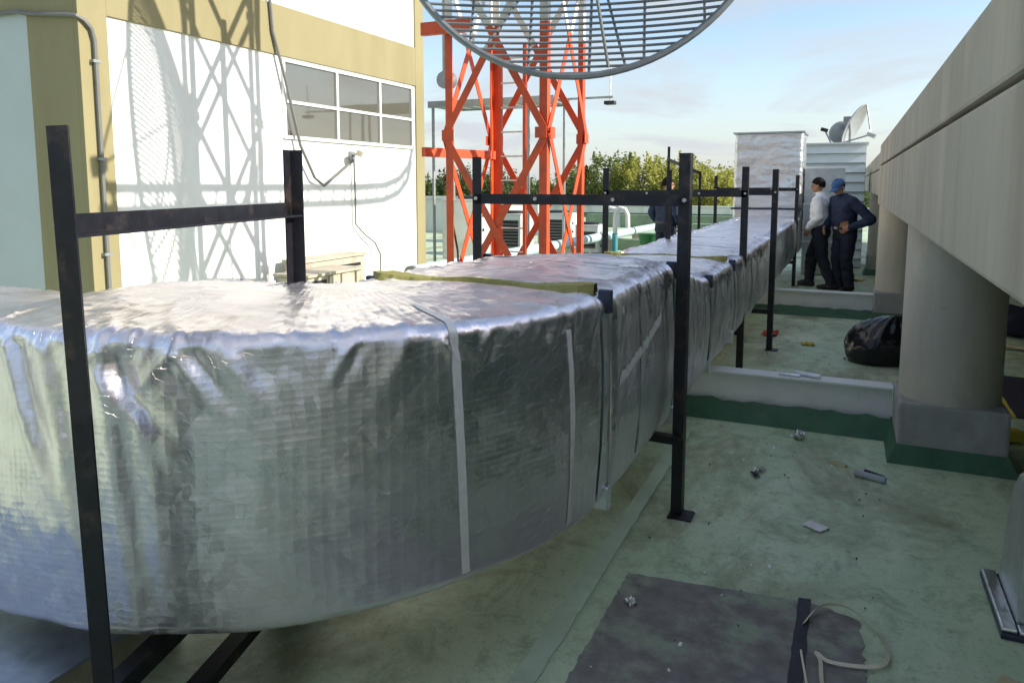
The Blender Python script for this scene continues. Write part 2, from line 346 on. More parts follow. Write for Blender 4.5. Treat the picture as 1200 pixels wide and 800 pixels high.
class MB:
    """collects shapes in world coordinates; build() links them as one mesh object"""
    def __init__(s): s.v = []; s.f = []; s.m = []; s.cur = 0; s.smooth = []
    def add(s, vs, fs, smooth=False):
        b = len(s.v); s.v += [tuple(v) for v in vs]
        s.f += [tuple(i + b for i in f) for f in fs]
        s.m += [s.cur] * len(fs); s.smooth += [smooth] * len(fs)
        return s
    def box(s, lo, hi):
        x0, y0, z0 = lo; x1, y1, z1 = hi
        return s.add([(x0, y0, z0), (x1, y0, z0), (x1, y1, z0), (x0, y1, z0), (x0, y0, z1), (x1, y0, z1), (x1, y1, z1), (x0, y1, z1)],
              [(0, 3, 2, 1), (4, 5, 6, 7), (0, 1, 5, 4), (1, 2, 6, 5), (2, 3, 7, 6), (3, 0, 4, 7)])
    def rbox(s, c, size, rot=(0, 0, 0)):
        m = Euler(rot).to_matrix(); c = Vector(c); h = Vector(size) / 2
        vs = []
        for z in (-1, 1):
            for (x, y) in ((-1, -1), (1, -1), (1, 1), (-1, 1)):
                vs.append(c + m @ Vector((x * h.x, y * h.y, z * h.z)))
        return s.add(vs, [(0, 3, 2, 1), (4, 5, 6, 7), (0, 1, 5, 4), (1, 2, 6, 5), (2, 3, 7, 6), (3, 0, 4, 7)])
    def frame_(s, d, up):
        d = Vector(d).normalized(); up = Vector(up)
        if abs(d.dot(up)) > .98: up = Vector((1, 0, 0)) if abs(d.x) < .9 else Vector((0, 1, 0))
        a = d.cross(up).normalized(); b = a.cross(d).normalized()
        return d, a, b
    def prof(s, p, q, poly, up=(0, 0, 1)):
        """extrude a 2D polygon (a,b) from p to q"""
        p, q = Vector(p), Vector(q); d, a, b = s.frame_(q - p, up); n = len(poly)
        vs = [p + a * x + b * y for x, y in poly] + [q + a * x + b * y for x, y in poly]
        fs = [(i, (i + 1) % n, n + (i + 1) % n, n + i) for i in range(n)] + [tuple(range(n - 1, -1, -1)), tuple(range(n, 2 * n))]
        return s.add(vs, fs)
    def bar(s, p, q, w, h=None, up=(0, 0, 1)):
        h = h or w
        return s.prof(p, q, [(-w / 2, -h / 2), (w / 2, -h / 2), (w / 2, h / 2), (-w / 2, h / 2)], up)
    def angle(s, p, q, w, t, up=(0, 0, 1), sx=1, sy=1):
        poly = [(0, 0), (w * sx, 0), (w * sx, t * sy), (t * sx, t * sy), (t * sx, w * sy), (0, w * sy)]
        if sx * sy < 0: poly = poly[::-1]
        return s.prof(p, q, poly, up)
    def tube(s, pts, r, n=8, caps=True, closed=False):
        pts = [Vector(p) for p in pts]; k = len(pts)
        rs = r if isinstance(r, (list, tuple)) else [r] * k
        vs = []; prev = None
        for i, p in enumerate(pts):
            if closed: d = pts[(i + 1) % k] - pts[i - 1]
            else: d = pts[min(i + 1, k - 1)] - pts[max(i - 1, 0)]
            d = d.normalized()
            if prev is None:
                _, a, b = s.frame_(d, (0, 0, 1))
            else:
                a = prev - d * prev.dot(d)
                a = a.normalized() if a.length > 1e-6 else s.frame_(d, (0, 0, 1))[1]
                b = d.cross(a)
            prev = a; b = d.cross(a)
            for j in range(n):
                t = 2 * math.pi * j / n
                vs.append(p + a * (math.cos(t) * rs[i]) + b * (math.sin(t) * rs[i]))
        fs = []
        for i in range(k if closed else k - 1):
            i2 = (i + 1) % k
            for j in range(n):
                fs.append((i * n + j, i * n + (j + 1) % n, i2 * n + (j + 1) % n, i2 * n + j))
        if caps and not closed:
            fs += [tuple(range(n - 1, -1, -1)), tuple((k - 1) * n + j for j in range(n))]
        return s.add(vs, fs, True)
    def lathe(s, c, prof, n=24, axis=(0, 0, 1), caps=True):
        c = Vector(c); d, a, b = s.frame_(axis, (0, 1, 0)); vs = []
        for r, h in prof:
            for j in range(n):
                t = 2 * math.pi * j / n
                vs.append(c + d * h + a * (r * math.cos(t)) + b * (r * math.sin(t)))
        k = len(prof); fs = []
        for i in range(k - 1):
            for j in range(n): fs.append((i * n + j, i * n + (j + 1) % n, (i + 1) * n + (j + 1) % n, (i + 1) * n + j))
        if caps: fs += [tuple(range(n - 1, -1, -1)), tuple((k - 1) * n + j for j in range(n))]
        return s.add(vs, fs, True)
    def ell(s, c, r, nu=14, nv=9, rot=None):
        c = Vector(c); vs = []; fs = []
        m = rot if rot is not None else Matrix.Identity(3)
        for i in range(nv + 1):
            ph = math.pi * i / nv
            for j in range(nu):
                t = 2 * math.pi * j / nu
                vs.append(c + m @ Vector((r[0] * math.sin(ph) * math.cos(t), r[1] * math.sin(ph) * math.sin(t), -r[2] * math.cos(ph))))
        for i in range(nv):
            for j in range(nu): fs.append((i * nu + j, i * nu + (j + 1) % nu, (i + 1) * nu + (j + 1) % nu, (i + 1) * nu + j))
        return s.add(vs, fs, True)
    def build(s, name, mt, parent=None, bevel=0.0, smooth_angle=None):
        o0 = wloc(parent) if parent is not None else Vector((0, 0, 0))
        me = bpy.data.meshes.new(name)
        me.from_pydata([tuple(Vector(v) - o0) for v in s.v], [], s.f)
        mats = mt if isinstance(mt, list) else [mt]
        for x in mats: me.materials.append(M[x])
        if len(mats) > 1: me.polygons.foreach_set('material_index', s.m)
        me.polygons.foreach_set('use_smooth', s.smooth)
        bm = bmesh.new(); bm.from_mesh(me)
        bmesh.ops.recalc_face_normals(bm, faces=bm.faces)
        if bevel > 0:
            bmesh.ops.remove_doubles(bm, verts=bm.verts, dist=1e-6)
            es = [e for e in bm.edges if len(e.link_faces) == 2 and e.calc_face_angle(0) > .5]
            bmesh.ops.bevel(bm, geom=es, offset=bevel, segments=2, profile=.6, affect='EDGES', clamp_overlap=True)
        bm.to_mesh(me); bm.free()
        if any(s.smooth):
            me.set_sharp_from_angle(angle=R_(42))
        me.update()
        o = bpy.data.objects.new(name, me); COL.objects.link(o)
        if parent is not None: o.parent = parent
        return o

def flat_thing(mb, name, mt, loc, label, cat, group=None, bevel=0.0):
    """single-mesh top-level thing with its origin at loc"""
    L_ = Vector(loc); mb.v = [tuple(Vector(v) - L_) for v in mb.v]
    o = mb.build(name, mt, None, bevel); o.location = loc
    return tag(o, label, cat, group)

def structure(mb, name, mt, bevel=0.0):
    o = mb.build(name, mt, None, bevel); o['kind'] = 'structure'; return o

# vectorised gradient noise
_perm = rng.permutation(256); _perm = np.concatenate([_perm, _perm, _perm])
_g = rng.normal(size=(256, 3)); _g /= np.linalg.norm(_g, axis=1)[:, None]
def pn(p):
    p = np.asarray(p, float); i = np.floor(p).astype(int); f = p - i; i &= 255
    u = f * f * f * (f * (f * 6 - 15) + 10); out = 0
    for dx in (0, 1):
        for dy in (0, 1):
            for dz in (0, 1):
                h = _perm[_perm[_perm[(i[..., 0] + dx) & 255] + ((i[..., 1] + dy) & 255)] + ((i[..., 2] + dz) & 255)]
                g = _g[h]
                dd = g[..., 0] * (f[..., 0] - dx) + g[..., 1] * (f[..., 1] - dy) + g[..., 2] * (f[..., 2] - dz)
                w = (u[..., 0] if dx else 1 - u[..., 0]) * (u[..., 1] if dy else 1 - u[..., 1]) * (u[..., 2] if dz else 1 - u[..., 2])
                out = out + w * dd
    return out

# ================================================================== SETTING
g = MB(); g.add([(-3000, -800, -7), (3000, -800, -7), (3000, 6000, -7), (-3000, 6000, -7)], [(0, 1, 2, 3)])
structure(g, 'terrain', 'terrain')
fl = MB(); fl.box((-26, -9, -.5), (9, 37, 0))
structure(fl, 'roof_floor', 'floor')
low = MB(); low.box((-25.8, -8.8, -7), (8.8, 36.8, -.5))
structure(low, 'lower_storey', 'parapet')

# membrane overlaps and felt patches on the roof floor
def ragged(poly, amp, step, seed):
    r = random.Random(seed); out = []
    for i in range(len(poly)):
        a, b = Vector(poly[i]), Vector(poly[(i + 1) % len(poly)]); n = max(1, int((b - a).length / step))
        nrm = Vector((-(b - a).y, (b - a).x)).normalized()
        for k in range(n):
            p = a.lerp(b, k / n) + nrm * r.uniform(-amp, amp) * (1 if k else .4)
            out.append(p)
    return out
def sheet(name, poly, z, t, mt, amp=.006, step=.03, seed=1):
    pts = ragged([Vector(p) for p in poly], amp, step, seed); n = len(pts); mb = MB()
    mb.add([(p.x, p.y, z) for p in pts] + [(p.x, p.y, z + t) for p in pts],
           [tuple(range(n, 2 * n))] + [(i, (i + 1) % n, n + (i + 1) % n, n + i) for i in range(n)])
    return structure(mb, name, mt)
sheet('membrane_seam', [(-.955, .2), (-.865, .2), (-.900, 4.9), (-.975, 4.9)], .0015, .0045, 'seam', .004, .06, 3)
sheet('felt_patch', [(-.80, .5), (-.105, .5), (-.10, 3.02), (-.79, 2.945)], .0015, .0025, 'felt', .005, .02, 8)
sheet('felt_patch', [(-.085, .5), (.10, .5), (.125, 2.62), (.105, 2.96), (-.082, 3.03)], .0015, .0026, 'felt', .008, .02, 9)
sheet('felt_strip', [(-.122, .5), (-.072, .5), (-.068, 3.04), (-.115, 3.035)], .0045, .003, 'felt_dark', .003, .04, 10)

# ------------------------------------------------------------------ office building (left)
BW, BY0, BY1, BTOP = -7.2, 5.235, 11.95, 9.0
bld = empty('office_building', (BW, (BY0 + BY1) / 2, 0), 'olive and white plastered building with a six-pane window', 'building')
# recessed core, olive bands and pilasters stand 30 mm proud of the white panels
core = MB()
core.box((BW - 9, BY0 + .03, 0), (BW - .03, BY1, BTOP))
core.build('wall', 'white_wall', bld)
wy0, wy1, wz0, wz1 = 8.22, 11.58, 2.285, 3.385
def part(name, lo, hi, mt, parent, bevel=.006):
    return MB().box(lo, hi).build(name, mt, parent, bevel)
part('pilaster', (BW - .06, BY0, 0), (BW, BY0 + .33, BTOP), 'olive_wall', bld)
part('pilaster', (BW - .06, BY1 - .26, 0), (BW, BY1 + .02, BTOP), 'olive_wall', bld)
part('band', (BW - .05, BY0 + .33, 3.41), (BW - .001, BY1 - .26, 4.08), 'olive_wall', bld)
part('band', (BW - .05, BY0 + .33, 6.6), (BW - .001, BY1 - .26, 7.3), 'olive_wall', bld)
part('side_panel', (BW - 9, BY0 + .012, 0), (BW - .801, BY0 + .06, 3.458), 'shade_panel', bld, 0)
part('corner_panel', (BW - .80, BY0, 0), (BW - .06, BY0 + .06, BTOP), 'olive_wall', bld)
part('band', (BW - 9, BY0 + .002, 3.46), (BW - .80, BY0 + .06, 4.2), 'olive_wall', bld)
# window: frame, mullions, panes; built proud of the recessed white panel
win = empty('window', (0, 0, 0), None, None); win.parent = bld
win.location = Vector((BW, wy0, wz0)) - wloc(bld)
fx0, fx1 = BW - .05, BW + .012
fw = .05
MB().box((fx0, wy0, wz0), (fx1, wy1, wz0 + fw)).build('sill_frame', 'window_frame', win, .004)
MB().box((fx0, wy0, wz1 - fw), (fx1, wy1, wz1)).build('head_frame', 'window_frame', win, .004)
my = [wy0 + fw / 2, 9.42, 10.56, wy1 - fw / 2]
for y in my:
    MB().box((fx0 + .001, y - fw / 2, wz0 + fw), (fx1 - .002, y + fw / 2, wz1 - fw)).build('mullion', 'window_frame', win, .004)
zm = 2.80
for a, b in zip(my[:-1], my[1:]):
    MB().box((fx0 + .004, a + fw / 2, zm - .022), (fx1 - .004, b - fw / 2, zm + .022)).build('transom', 'window_frame', win, .003)
    for z0, z1 in ((wz0 + fw, zm - .022), (zm + .022, wz1 - fw)):
        MB().box((BW - .028, a + fw / 2, z0), (BW - .018, b - fw / 2, z1)).build('pane', 'glass', win)
# conduit along the shaded face and down the pilaster
cy = BY0 + .15
cpts = [(BW - 3.2, BY0 - .03, 3.50), (BW - .9, BY0 - .03, 3.46), (BW - .7, BY0 - .03, 3.42), (BW - .12, BY0 - .03, 3.36), (BW + .02, BY0 - .02, 3.34),
        (BW + .035, BY0 + .05, 3.31), (BW + .035, cy - .03, 3.24), (BW + .035, cy, 3.12), (BW + .035, cy, .02)]
cd = MB().tube(cpts, .022, 8).build('conduit', 'grey_cable', bld)
for z in (.9, 1.9, 2.9):
    MB().box((BW - .004, cy - .045, z), (BW + .06, cy + .045, z + .03)).build('clip', 'grey_steel', cd)
# lamp bracket and its cable on the white wall
lb = empty('wall_lamp', (BW, 9.75, 2.1), 'small grey floodlight bracketed on the white wall under the window', 'lamp')
MB().box((BW - .03, 9.70, 2.03), (BW + .03, 9.80, 2.17)).build('bracket', 'grey_steel', lb, .004)
MB().bar((BW + .02, 9.75, 2.1), (BW + .16, 9.70, 2.14), .03).build('arm', 'grey_steel', lb)
MB().rbox((BW + .20, 9.68, 2.13), (.10, .13, .09), (0, .4, .5)).build('housing', 'crate', lb, .01)
def droop(a, b, sag, n=14):
    a, b = Vector(a), Vector(b); return [a.lerp(b, i / n) - Vector((0, 0, sag * 4 * (i / n) * (1 - i / n))) for i in range(n + 1)]
X = BW + .03
c1 = [(X, 7.95, 4.6), (X, 8.02, 3.7), (X + .03, 8.2, 3.1), (X + .05, 8.45, 2.2), (X + .04, 8.75, 1.75), (X + .02, 8.98, 1.63), (X + .02, 9.3, 1.80), (X, 9.75, 2.03)]
flat_thing(MB().tube(c1, .022, 6), 'hanging_cable', 'grey_cable', (X, 8, 1.6), 'dark cable hanging in a loop across the white wall beside the window', 'cable')
c2 = [(X, 9.76, 2.03), (X, 9.77, 1.5), (X, 9.77, 1.02), (X + .03, 9.95, .86), (X + .06, 10.2, .70), (X + .08, 10.32, .5), (X + .08, 10.32, .02)]
flat_thing(MB().tube(c2, .014, 6), 'drop_cable', 'grey_cable', (X, 9.77, 0), 'thin cable dropping from the floodlight to the boards below it', 'cable')

# boxes against the wall
cr1 = empty('board_crate', (-6.45, 8.0, 0), 'low weathered plywood crate with a dark opening by the white wall', 'crate')
MB().box((-6.7, 7.42, .0), (-6.2, 8.55, .47)).build('side_panel', 'crate', cr1, .01)
MB().box((-6.198, 7.47, .12), (-6.192, 7.78, .42)).build('opening', 'dark', cr1)
MB().box((-6.74, 7.38, .475), (-6.16, 8.59, .51)).build('lid', 'crate', cr1, .006)
for y in (7.82, 8.08, 8.40):
    MB().box((-6.197, y, .02), (-6.17, y + .07, .46)).build('batten', 'crate', cr1, .004)
cr2 = empty('wall_unit', (-6.92, 8.7, 0), 'boxy beige outdoor unit standing against the white wall behind the crate', 'outdoor unit')
MB().box((-7.10, 8.02, .0), (-6.76, 9.42, .58)).build('casing', 'crate', cr2, .012)
MB().box((-7.13, 7.99, .581), (-6.73, 9.45, .62)).build('lid', 'crate', cr2, .008)
MB().box((-6.758, 8.75, .10), (-6.75, 9.30, .48)).build('grille', 'dark', cr2)
for k in range(5):
    MB().box((-6.749, 8.75, .12 + k * .075), (-6.735, 9.30, .135 + k * .075)).build('louvre', 'crate', cr2)

rb = empty('unseen_rear_building', (-6, -5, 0), 'plain olive and white building added out of view behind the viewpoint', 'building')  # unseen, added to cut low sky light and reflect in the foil
MB().box((-16, -9, 0), (-2.5, -8.4, 3.0)).build('wall', 'olive_wall', rb)
for x in (-14.5, -10):
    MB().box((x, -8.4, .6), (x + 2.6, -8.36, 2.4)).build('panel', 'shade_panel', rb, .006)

# ------------------------------------------------------------------ concrete canopy beam (right)
BX = .28
bm_ = empty('concrete_beam', (BX, 4, 1.43), 'long grey concrete parapet beam with a dark joint, resting on round columns', 'beam')
def slab(name, lo, hi, mt, par, bev=.012):
    # subdivided along y so that the bevelled edge can waver a little
    return MB().box(lo, hi).build(name, mt, par, bev)
slab('lower_panel', (BX, -8.9, 1.44), (BX + .30, 9.2, 1.846), 'concrete', bm_)
slab('upper_panel', (BX, -8.9, 1.862), (BX + .30, 9.2, 2.085), 'concrete', bm_)
slab('joint', (BX + .03, -8.8, 1.80), (BX + .26, 9.1, 1.90), 'groove', bm_, 0)
slab('lower_panel', (BX + .06, 9.202, 1.50), (BX + .36, 24, 1.846), 'concrete', bm_)
slab('upper_panel', (BX + .06, 9.202, 1.862), (BX + .36, 24, 2.085), 'concrete', bm_)
slab('joint', (BX + .09, 9.21, 1.80), (BX + .32, 23.9, 1.90), 'groove', bm_, 0)
slab('bracket', (BX + .015, 9.205, 1.42), (BX + .058, 9.42, 1.96), 'concrete', bm_, .006)
slab('roof_slab', (BX + .362, -8.9, 1.62), (8.8, 24, 1.96), 'concrete', bm_, 0)
def column(y, x=.605, label=''):
    c = empty('concrete_column', (x, y, 0), label, 'column', 'round columns under the concrete beam')
    MB().lathe((x, y, .36), [(.277, 0), (.275, .02), (.272, 1.26)], 48).build('shaft', 'column', c)
    MB().box((x - .285, y - .285, 0), (x + .285, y + .285, .362)).build('pedestal', 'pedestal', c, .018)
    q = MB(); h = .11; a = .289; b = .335
    q.add([(x - b, y - b, .0), (x + b, y - b, 0), (x + b, y + b, 0), (x - b, y + b, 0), (x - a, y - a, h), (x + a, y - a, h), (x + a, y + a, h), (x - a, y + a, h),
           (x - a, y - a, .03), (x + a, y - a, .03), (x + a, y + a, .03), (x - a, y + a, .03)],
          [(0, 1, 5, 4), (1, 2, 6, 5), (2, 3, 7, 6), (3, 0, 4, 7)])
    q.build('green_upturn', 'green_coat', c)
column(5.16, label='grey concrete column with a black rubbish bag behind it')
column(10.2, label='grey concrete column at the end of the steel beam near the men')
column(15.3, label='grey concrete column with dark green base behind the men')

# steel I-beams between duct and columns
def ibeam(y, x0, x1, z0, h, label):
    o = empty('steel_beam', ((x0 + x1) / 2, y, z0), label, 'beam', 'white steel beams across the roof')
    MB().box((x0, y - .075, z0 + h - .014), (x1, y + .075, z0 + h)).build('top_flange', 'steel_white', o, .002)
    MB().box((x0 + .002, y - .006, z0 + .013), (x1 - .002, y + .006, z0 + h - .0135)).build('web', 'steel_white', o)
    MB().box((x0, y - .075, z0), (x1, y + .075, z0 + .013)).build('bottom_flange', 'steel_white', o, .002)
    return o
ib1 = ibeam(5.47, -2.6, .318, .0, .315, 'white steel I-beam with aluminium offcuts lying on its flange')
ib2 = ibeam(10.2, -2.6, .318, .0, .30, 'white steel I-beam in front of the two standing men')
def cant(y0, x0, x1, h, d, name='green_upturn'):
    mb = MB(); n = 40
    r = random.Random(int(y0 * 10)); hs = [h + r.uniform(-.012, .012) for _ in range(n + 1)]
    vs = []
    for i in range(n + 1):
        x = x0 + (x1 - x0) * i / n
        vs += [(x, y0 - d, .002), (x, y0 - d * .3, hs[i] * .45), (x, y0, hs[i]), (x, y0 + .004, .002)]
    fs = []
    for i in range(n):
        a = i * 4; b = a + 4
        fs += [(a, b, b + 1, a + 1), (a + 1, b + 1, b + 2, a + 2), (a + 2, b + 2, b + 3, a + 3)]
    mb.add(vs, fs, True)
    return structure(mb, name, 'green_coat')
cant(5.39, -2.6, .318, .115, .16); cant(10.12, -2.6, .318, .10, .16)

# ------------------------------------------------------------------ far parapet
pw = empty('roof_parapet', (-10, 36.3, 0), 'low white parapet with green base at the far roof edge', 'parapet wall')
for i in range(9):
    x = -25.5 + i * 3.55
    MB().box((x, 36.2, 0), (x + 3.53, 36.45, .56)).build('panel', 'parapet', pw, .01)
MB().box((-25.5, 36.14, .565), (6.4, 36.5, .63)).build('coping', 'parapet', pw, .01)
q = MB(); q.add([(-25.5, 35.95, .004), (6.4, 35.95, .004), (6.4, 36.195, .25), (-25.5, 36.195, .25)], [(0, 1, 2, 3)]); q.build('green_upturn', 'green_coat', pw)
pl = empty('roof_kerb', (-15, 22.5, 0), 'long pale concrete kerb wall behind the air-conditioning units', 'kerb wall')
for i in range(4):
    MB().box((-22 + i * 3.2, 22.4, 0), (-22 + i * 3.2 + 3.17, 22.75, 1.15)).build('panel', 'parapet', pl, .01)
MB().box((-22.05, 22.34, 1.155), (-9.2, 22.8, 1.25)).build('coping', 'parapet', pl, .01)

# ================================================================== FOIL-WRAPPED DUCT
CX, CY_, RO, RI = -2.08, 2.60, 1.285, .235
DW = RO - RI; RM = (RO + RI) / 2
duct = empty('foil_wrapped_duct', (-1.3, 2.6, .45), 'large foil-insulated air duct curving across the roof and rising at its far end', 'duct')

def ring(w, h, r, ns, nt, nc):
    """rounded rectangle: right side up, top right-to-left, left down, bottom left-to-right; returns u,v,nu,nv,dist-to-corner"""
    U, V, NU, NV, DC = [], [], [], [], []
    def seg(a, b, n, nx, ny, L):
        for i in range(n):
            k = i / n; U.append(a[0] + (b[0] - a[0]) * k); V.append(a[1] + (b[1] - a[1]) * k); NU.append(nx); NV.append(ny)
            DC.append(min(k, 1 - k) * L)
    def arc(cx, cy, a0, n):
        for i in range(n):
            a = a0 + (math.pi / 2) * i / n; U.append(cx + r * math.cos(a)); V.append(cy + r * math.sin(a)); NU.append(math.cos(a)); NV.append(math.sin(a)); DC.append(0)
    hw, hh = w / 2, h / 2
    seg((hw, -hh + r), (hw, hh - r), ns, 1, 0, h); arc(hw - r, hh - r, 0, nc)
    seg((hw - r, hh), (-hw + r, hh), nt, 0, 1, w); arc(-hw + r, hh - r, math.pi / 2, nc)
    seg((-hw, hh - r), (-hw, -hh + r), ns, -1, 0, h); arc(-hw + r, -hh + r, math.pi, nc)
    seg((-hw + r, -hh), (hw - r, -hh), nt, 0, -1, w); arc(hw - r, -hh + r, 1.5 * math.pi, nc)
    return map(np.array, (U, V, NU, NV, DC))

FOLDS = [(.15, .05, 1.05, .012, .018), (.02, .12, .8, .008, .02), (.10, .50, .32, .011, .022), (.145, .22, .46, .007, .020), (.27, .42, .20, .010, .016), (.36, .28, .16, .007, .014), (-.12, .35, .5, .013, .026), (.55, -.3, .14, .009, .01), (.70, .4, .12, .010, .01), (.80, -.25, .13, .009, .009), (1.25, .2, .2, .009, .010), (1.75, .3, .25, .008, .012), (2.05, -.2, .22, .009, .012)]
def foil_disp(p, nrm, dc, s, amp, pleat):
    q = p; up = nrm[:, 2]; top = np.clip(up * 1.3, 0, 1); sidew = np.clip(1 - np.abs(up) * 1.5, 0, 1)
    d = .010 * pn(q * 1.9) + .0042 * pn(q * 5.0 + 9)
    # creases: long and fine on the top, faint on the sides
    rg = 1 - np.abs(pn(q * np.array([4.5, 7.5, 5]) + 31)) * 2.4; d += (.0008 + .0022 * top) * np.clip(rg, 0, 1) ** 7
    rg = 1 - np.abs(pn(q * np.array([9, 16, 10]) + 77)) * 2.4; d += (.0005 + .0010 * top) * np.clip(rg, 0, 1) ** 5
    d += .0009 * pn(q * 21 + 3) + .0016 * pn(q * np.array([9, 9, 6]) + 13)
    # upright tucks on the side faces
    z3 = s * 0
    tk = 1 - np.abs(pn(np.stack([s * 6.5, q[:, 2] * .9, z3 + 4.4], -1))) * 3.0; d += sidew * .0042 * np.clip(tk, 0, 1) ** 4
    d += sidew * .0022 * pn(np.stack([s * 19, q[:, 2] * 2.2, z3 + 8.1], -1))
    # short pleats along the upper edges only
    hi = np.clip((q[:, 2] - .80) / .15, 0, 1)
    near = np.exp(-(dc / .042) ** 2) * hi
    g1 = np.abs(pn(np.stack([s * 34 + dc * 9, z3 + 3.3, dc * 4], -1))); msk = np.clip(pn(q * 2.4 + 60) * 3 + .55, 0, 1)
    d += pleat * near * msk * (.0105 * (np.clip(1 - g1 * 2.5, 0, 1) ** 2) - .003)
    # a few long tucks running down from the edge
    far_ = np.exp(-(dc / .15) ** 2) * hi
    g2 = np.abs(pn(np.stack([s * 6.2 + dc * 2.2, z3 + 7.7, dc * 1.5], -1)))
    d += pleat * far_ * .0065 * np.clip(1 - g2 * 7, 0, 1) ** 2
    d += top * .020 * (1 - (1 - np.clip(dc / .52, 0, 1)) ** 2) + sidew * .013 * (1 - (1 - np.clip(dc / .40, 0, 1)) ** 2)
    # long diagonal folds on the outer face of the elbow
    side = (np.abs(up) < .5)
    dt = 1.22 - q[:, 2]
    for s0, k, ln, a_, w_ in FOLDS:
        x = s - (s0 + k * dt); env = np.clip(dt / .02, 0, 1) * np.clip((ln - dt) / (ln * .6), 0, 1)
        d += side * env * a_ * (np.exp(-(x / w_) ** 2) - .8 * np.exp(-((x - 1.6 * w_) / w_) ** 2))
    return d * amp

def sweep_grid(path, svals, wf, zf, r, ns, nt, nc, amp=1.0, pleat=1.0, off=0.0, inset=None):
    P, S, T = [], [], []
    for k, s in enumerate(svals):
        w = wf(s); z0, z1 = zf(s); h = z1 - z0; zc = (z0 + z1) / 2
        x, y, tx, ty = path(s); rx, ry = ty, -tx
        ins = inset(s) if inset else 0.0
        u, v, nu, nv, dc = ring(w - 2 * ins, h - 2 * ins, r, ns, nt, nc)
        p = np.stack([x + u * rx, y + u * ry, zc + v], -1)
        n = np.stack([nu * rx, nu * ry, nv], -1)
        sl = np.full(len(u), s)
        d = foil_disp(p, n, dc, sl, amp, pleat) + off
        p = p + n * d[:, None]
        P.append(p); S.append(sl)
        du = np.hypot(np.diff(u, append=u[0]), np.diff(v, append=v[0])); T.append(np.concatenate([[0], np.cumsum(du)[:-1]]))
    return np.array(P), np.array(S), np.array(T)

def grid_mesh(name, P, S, T, mt, parent, caps=True):
    ns, m, _ = P.shape; o0 = np.array(wloc(parent))
    V = (P.reshape(-1, 3) - o0)
    idx = np.arange(ns * m).reshape(ns, m)
    a = idx[:-1]; b = np.roll(idx, -1, 1)[:-1]; c = np.roll(idx, -1, 1)[1:]; d = idx[1:]
    F = np.stack([a, b, c, d], -1).reshape(-1, 4)
    me = bpy.data.meshes.new(name)
    fl_ = [tuple(f) for f in F.tolist()]
    if caps: fl_ += [tuple(range(m - 1, -1, -1)), tuple(range((ns - 1) * m, ns * m))]
    me.from_pydata(V.tolist(), [], fl_)
    uvl = me.uv_layers.new(name='UVMap')
    Sf, Tf = S.reshape(-1), T.reshape(-1)
    tot = T.max() + .02
    li = np.zeros(len(me.loops), int); me.loops.foreach_get('vertex_index', li)
    uv = np.stack([Sf[li], Tf[li]], -1)
    # wrap column
    nq = len(F)
    wrap = np.zeros((ns - 1, m), bool); wrap[:, -1] = True
    w = np.nonzero(wrap.reshape(-1))[0]
    for j in (1, 2): uv[w * 4 + j, 1] = tot
    uvl.data.foreach_set('uv', uv.astype(np.float32).reshape(-1))
    me.materials.append(M[mt])
    me.polygons.foreach_set('use_smooth', [True] * nq + [False] * (len(fl_) - nq))
    me.update()
    o = bpy.data.objects.new(name, me); COL.objects.link(o); o.parent = parent
    return o

SE = RM * math.pi / 2      # elbow arc length
def main_path(s):
    """s<0: straight run from the left; 0..SE elbow; beyond: straight along +Y"""
    if s < 0: return CX + s, CY_ - RM, 1, 0
    if s < SE:
        a = s / RM; return CX + RM * math.sin(a), CY_ - RM * math.cos(a), math.cos(a), math.sin(a)
    return CX + RM, CY_ + (s - SE), 0, 1
def sy(y): return SE + (y - CY_)

def end_round(a, b, r=.035):
    def f(s):
        e = min(s - a, b - s)
        if e >= r: return 0.0
        k = 1 - max(e, 0) / r
        return r * (1 - math.sqrt(max(0, 1 - k * k)))
    return f
def section(name, y0, y1, zf, wf=lambda s: DW, dens=55, ns=44, nt=56, nc=5, r=.045, amp=1., pleat=1., mt='foil', rr=.03, s01=None):
    s0, s1 = s01 if s01 else (sy(y0), sy(y1))
    n = max(6, int((s1 - s0) * dens))
    sv_ = np.concatenate([[s0, s0 + .004, s0 + .012], np.linspace(s0 + .025, s1 - .025, n), [s1 - .012, s1 - .004, s1]])
    P, S, T = sweep_grid(main_path, sv_, wf, zf, r, ns, nt, nc, amp, pleat, 0, end_round(s0, s1, rr))
    return grid_mesh(name, P, S, T, mt, duct)
ZN = lambda s: (.45 - .115 * min(1.15, max(0, (.80 - s) / .9)), 1.25)
ZF = lambda s: (.45, 1.06)
elbow = section('elbow_section', 0, 0, ZN, dens=120, ns=88, nt=88, nc=9, r=.042, amp=1.15, pleat=1.5, rr=.05, s01=(-.40, sy(2.575)))
# lower stub that carries on beyond the elbow
section('stub_section', 0, 0, lambda s: (.50, 1.16), lambda s: .84, dens=40, ns=30, nt=34, s01=(-2.6, -.36))
sec1 = section('straight_section', 2.64, 3.69, ZN, dens=80, ns=60, nt=70, r=.05, amp=1.4, pleat=1.3)
redf = lambda s: (.45, 1.25 - .19 * min(1, max(0, (s - sy(3.78)) / .9)))
red_ = section('reducer_section', 3.75, 4.80, redf, dens=70, ns=50, nt=60, amp=1.5, pleat=1.3)
ys = [4.86, 5.90, 6.95, 8.15, 9.35, 10.55, 11.75, 14.2]
secs = []
for a, b in zip(ys[:-1], ys[1:]):
    secs.append(section('straight_section', a, b - .05, ZF, dens=60, ns=40, nt=48, amp=1.7, pleat=1.3))

